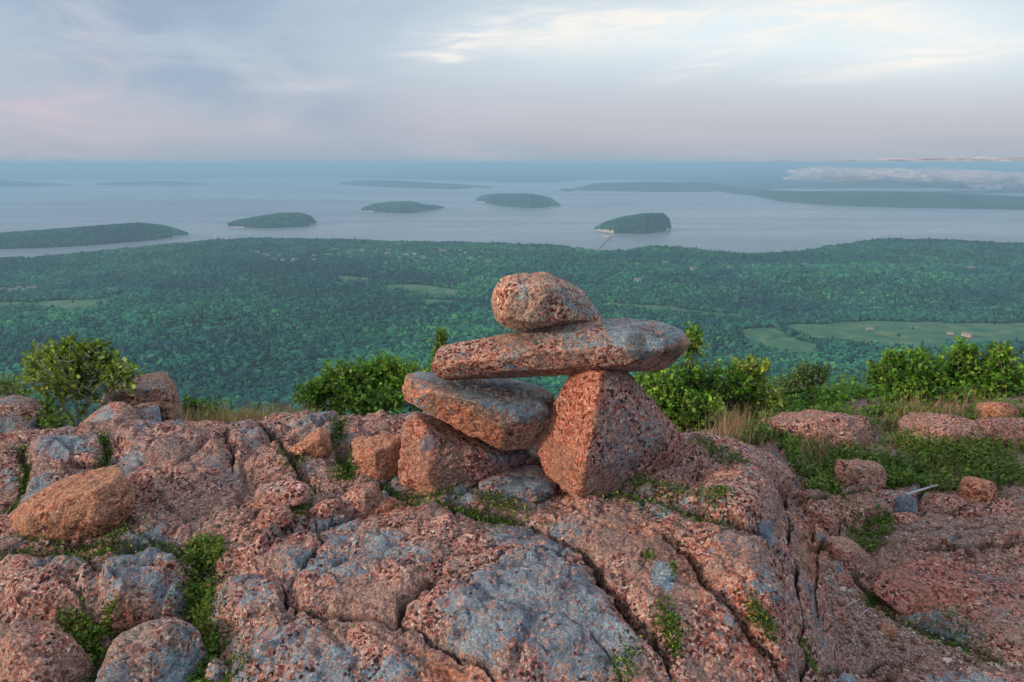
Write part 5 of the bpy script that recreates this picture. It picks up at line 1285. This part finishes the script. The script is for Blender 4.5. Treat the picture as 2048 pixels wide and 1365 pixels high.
# moss and tiny plants following the joints of the rock
rng = np.random.default_rng(51); MP, MT = [], []
for (p_, wd, dp, pl_) in CRX:
    if pl_ <= 0: continue
    L = np.r_[0, np.cumsum(np.linalg.norm(np.diff(p_, axis=0), axis=1))]; n_ = int(L[-1] * 5200 * pl_ * (wd / .02) ** .8)
    t = rng.random(n_) * L[-1]; x = np.interp(t, L, p_[:, 0]); y = np.interp(t, L, p_[:, 1])
    q_ = np.stack([x, y], -1) + rng.normal(0, 1, (n_, 2)) * wd * .85
    k = (fbm2(q_, 11, 3, 55) + rng.uniform(-.25, .25, n_)) > (.12 - .35 * pl_); q_ = q_[k]
    MP.append(np.c_[q_, lh(q_) + rng.uniform(0, .016, len(q_))]); MT.append(np.clip(rng.normal(.5, .25, len(q_)), 0, 1))
for (px, py, rpx, n_) in [(1250, 1355, 28, 130), (1618, 1330, 18, 90), (1330, 1255, 30, 260), (1345, 1300, 20, 160), (1510, 1235, 20, 130), (1535, 1265, 18, 120), (1440, 990, 16, 90), (215, 1090, 60, 420), (990, 1018, 60, 500), (880, 990, 45, 360), (790, 950, 30, 260), (1010, 935, 20, 120), (590, 920, 30, 240), (1300, 1120, 10, 40), (1345, 1150, 10, 40), (1690, 1000, 30, 60), (600, 1020, 24, 170), (690, 955, 30, 200), (1220, 985, 45, 300), (1270, 998, 45, 320), (1340, 1008, 40, 260), (1410, 1032, 36, 220), (1420, 900, 40, 260), (1480, 930, 40, 260), (1900, 1285, 60, 300)]:
    c = hit(px, py, lh_f)[0]; s_ = np.hypot(c[0], c[1]) / F; q_ = c[:2] + rng.normal(0, 1, (n_ * 2, 2)) * np.array([rpx * s_ * .55, rpx * s_ * .75])
    MP.append(np.c_[q_, lh(q_) + rng.uniform(0, .018, len(q_))]); MT.append(np.clip(rng.normal(.6, .25, len(q_)), 0, 1))
MP = np.concatenate(MP); MT = np.concatenate(MT); dd = rng.normal(0, 1, MP.shape); dd[:, 2] = np.abs(dd[:, 2]) * .9 + .3
V_, F_, T_ = leaves(MP, dd, rng.uniform(.005, .012, len(MP)), MT, rng, .8)
o = mesh("moss", V_, F_.astype(np.int32), M_MOSS, attrs={'tone': T_}); tag(o, "moss and tiny green plants growing along the joints of the ledge", "moss", kind="stuff")
# gravel and chips
rng = np.random.default_rng(61); GPl = []
GA = [(PX([(1640, 1130), (1700, 1130), (1750, 1200), (1860, 1260), (2000, 1320), (2048, 1345), (1850, 1325), (1680, 1330), (1660, 1250)]), 1500, .0075),
 (PX([(1690, 1060), (1780, 1030), (2200, 1010), (2200, 1090), (1850, 1085), (1740, 1095)]), 900, .0075), (PX([(1600, 965), (1800, 960), (2100, 985), (2100, 1015), (1700, 1000)]), 300, .009),
 (PX([(250, 985), (600, 960), (800, 985), (700, 1030), (430, 1100), (260, 1060)]), 1300, .006), (PX([(600, 900), (760, 930), (790, 980), (680, 990), (600, 950)]), 500, .006), (PX([(380, 1080), (440, 1085), (440, 1150), (400, 1200), (400, 1300), (360, 1260)]), 260, .006), (PX([(1850, 1105), (2200, 1100), (2200, 1140), (1950, 1140)]), 150, .006)]
GA.append((PX([(1660, 1010), (2200, 1000), (2200, 1120), (1900, 1130), (1700, 1120)]), 90, .013)); GA.append((PX([(1650, 1180), (1720, 1180), (1900, 1300), (1950, 1360), (1660, 1360)]), 80, .011)); GA.append((PX([(300, 990), (600, 980), (760, 1000), (640, 1040), (430, 1090)]), 40, .009))
v0, f0 = ico(1); VV, FF, TT = [], [], []; off = 0
for poly, n_, s_ in GA:
    P = np.asarray(poly); c = rng.uniform(P.min(0), P.max(0), (n_ * 5, 2)); c = c[inside(c, P)][:n_]
    z = lh(c); sz = s_ * np.exp(rng.normal(-.6, .5, len(c)))
    for i in range(len(c)):
        sc = sz[i] * rng.uniform(.7, 1.3, 3) * [1, 1, .7]; r_ = rng.uniform(0, 6.28); R_ = np.array([[math.cos(r_), -math.sin(r_), 0], [math.sin(r_), math.cos(r_), 0], [0, 0, 1]])
        VV.append((v0 * (1 + rng.uniform(-.34, .30, (len(v0), 1))) * sc) @ R_.T + [c[i, 0], c[i, 1], z[i] + sc[2] * .35]); FF.append(f0 + off); off += len(v0); TT.append(np.full(len(v0), rng.random()))
m_, g, p = newmat("gravel_chips")
tcg = g.new('ShaderNodeTexCoord'); vg = g.vor(tcg.outputs['Object'], 260); vs = g.new('ShaderNodeSeparateColor'); g.l.new(vg.outputs['Color'], vs.inputs[0])
g.l.new(g.mix(1.0, g.ramp(vs.outputs[0], [(0, .25), (.3, .7), (1, 1.4)]), g.ramp(g.attr('tone'), [(0, (.10, .06, .05)), (.3, (.26, .13, .10)), (.6, (.32, .20, .16)), (.9, (.40, .29, .24)), (1, (.50, .43, .38))]), 'MULTIPLY'), p.inputs['Base Color']); p.inputs['Roughness'].default_value = .85
tcn = g.new('ShaderNodeTexCoord'); g.l.new(g.bump(g.noise(tcn.outputs['Object'], 300, 3, .6), .6, .003), p.inputs['Normal'])
o = mesh("gravel", np.concatenate(VV), np.concatenate(FF).astype(np.int32), m_, smooth=False, attrs={'tone': np.concatenate(TT)}); tag(o, "pink granite gravel scattered over the ledge and the low ground", "gravel", kind="stuff")
# driftwood stick and dead twigs
def stick(label, pts, r0, r1, forks=(), name="dead_branch"):
    P = np.array(pts); rng = np.random.default_rng(len(pts) + int(P[0, 0] * 100)); paths = [P]; rds = [(r0, r1)]
    for (i, e) in forks: paths.append(wig(P[i], np.array(e), rng, 5, .08)); rds.append((r1 * 1.1, r1 * .4))
    V_, F_ = tubes(paths, rds, 8); o = mesh(name, V_, F_.astype(np.int32), M_DEAD, loc=tuple(P[0])); tag(o, label, "branch"); return o
Yd = hit(1800, 1005, lh_f)[0][1]
sp = [at_y(a, b, Yd + c) for a, b, c in ((1812, 990, .02), (1830, 984, .03), (1850, 978, .04), (1864, 973, .05), (1875, 971, .06))]
stick("bleached grey driftwood stick lying on the dark grey speckled stone", sp, .0065, .0035, [(3, at_y(1858, 967, Yd + .04))])
for lb, a in (("thin grey twig on the dark gravel beside the front rock", [(1680, 1225), (1700, 1213), (1720, 1204)]), ("short bleached twig in the gravel below the green plant patch", [(1715, 1250), (1722, 1235), (1738, 1222)])):
    pts = hit([p_[0] for p_ in a], [p_[1] for p_ in a], lh_f) + [0, 0, .01]; stick(lb, pts, .003, .0015, (), "twig")
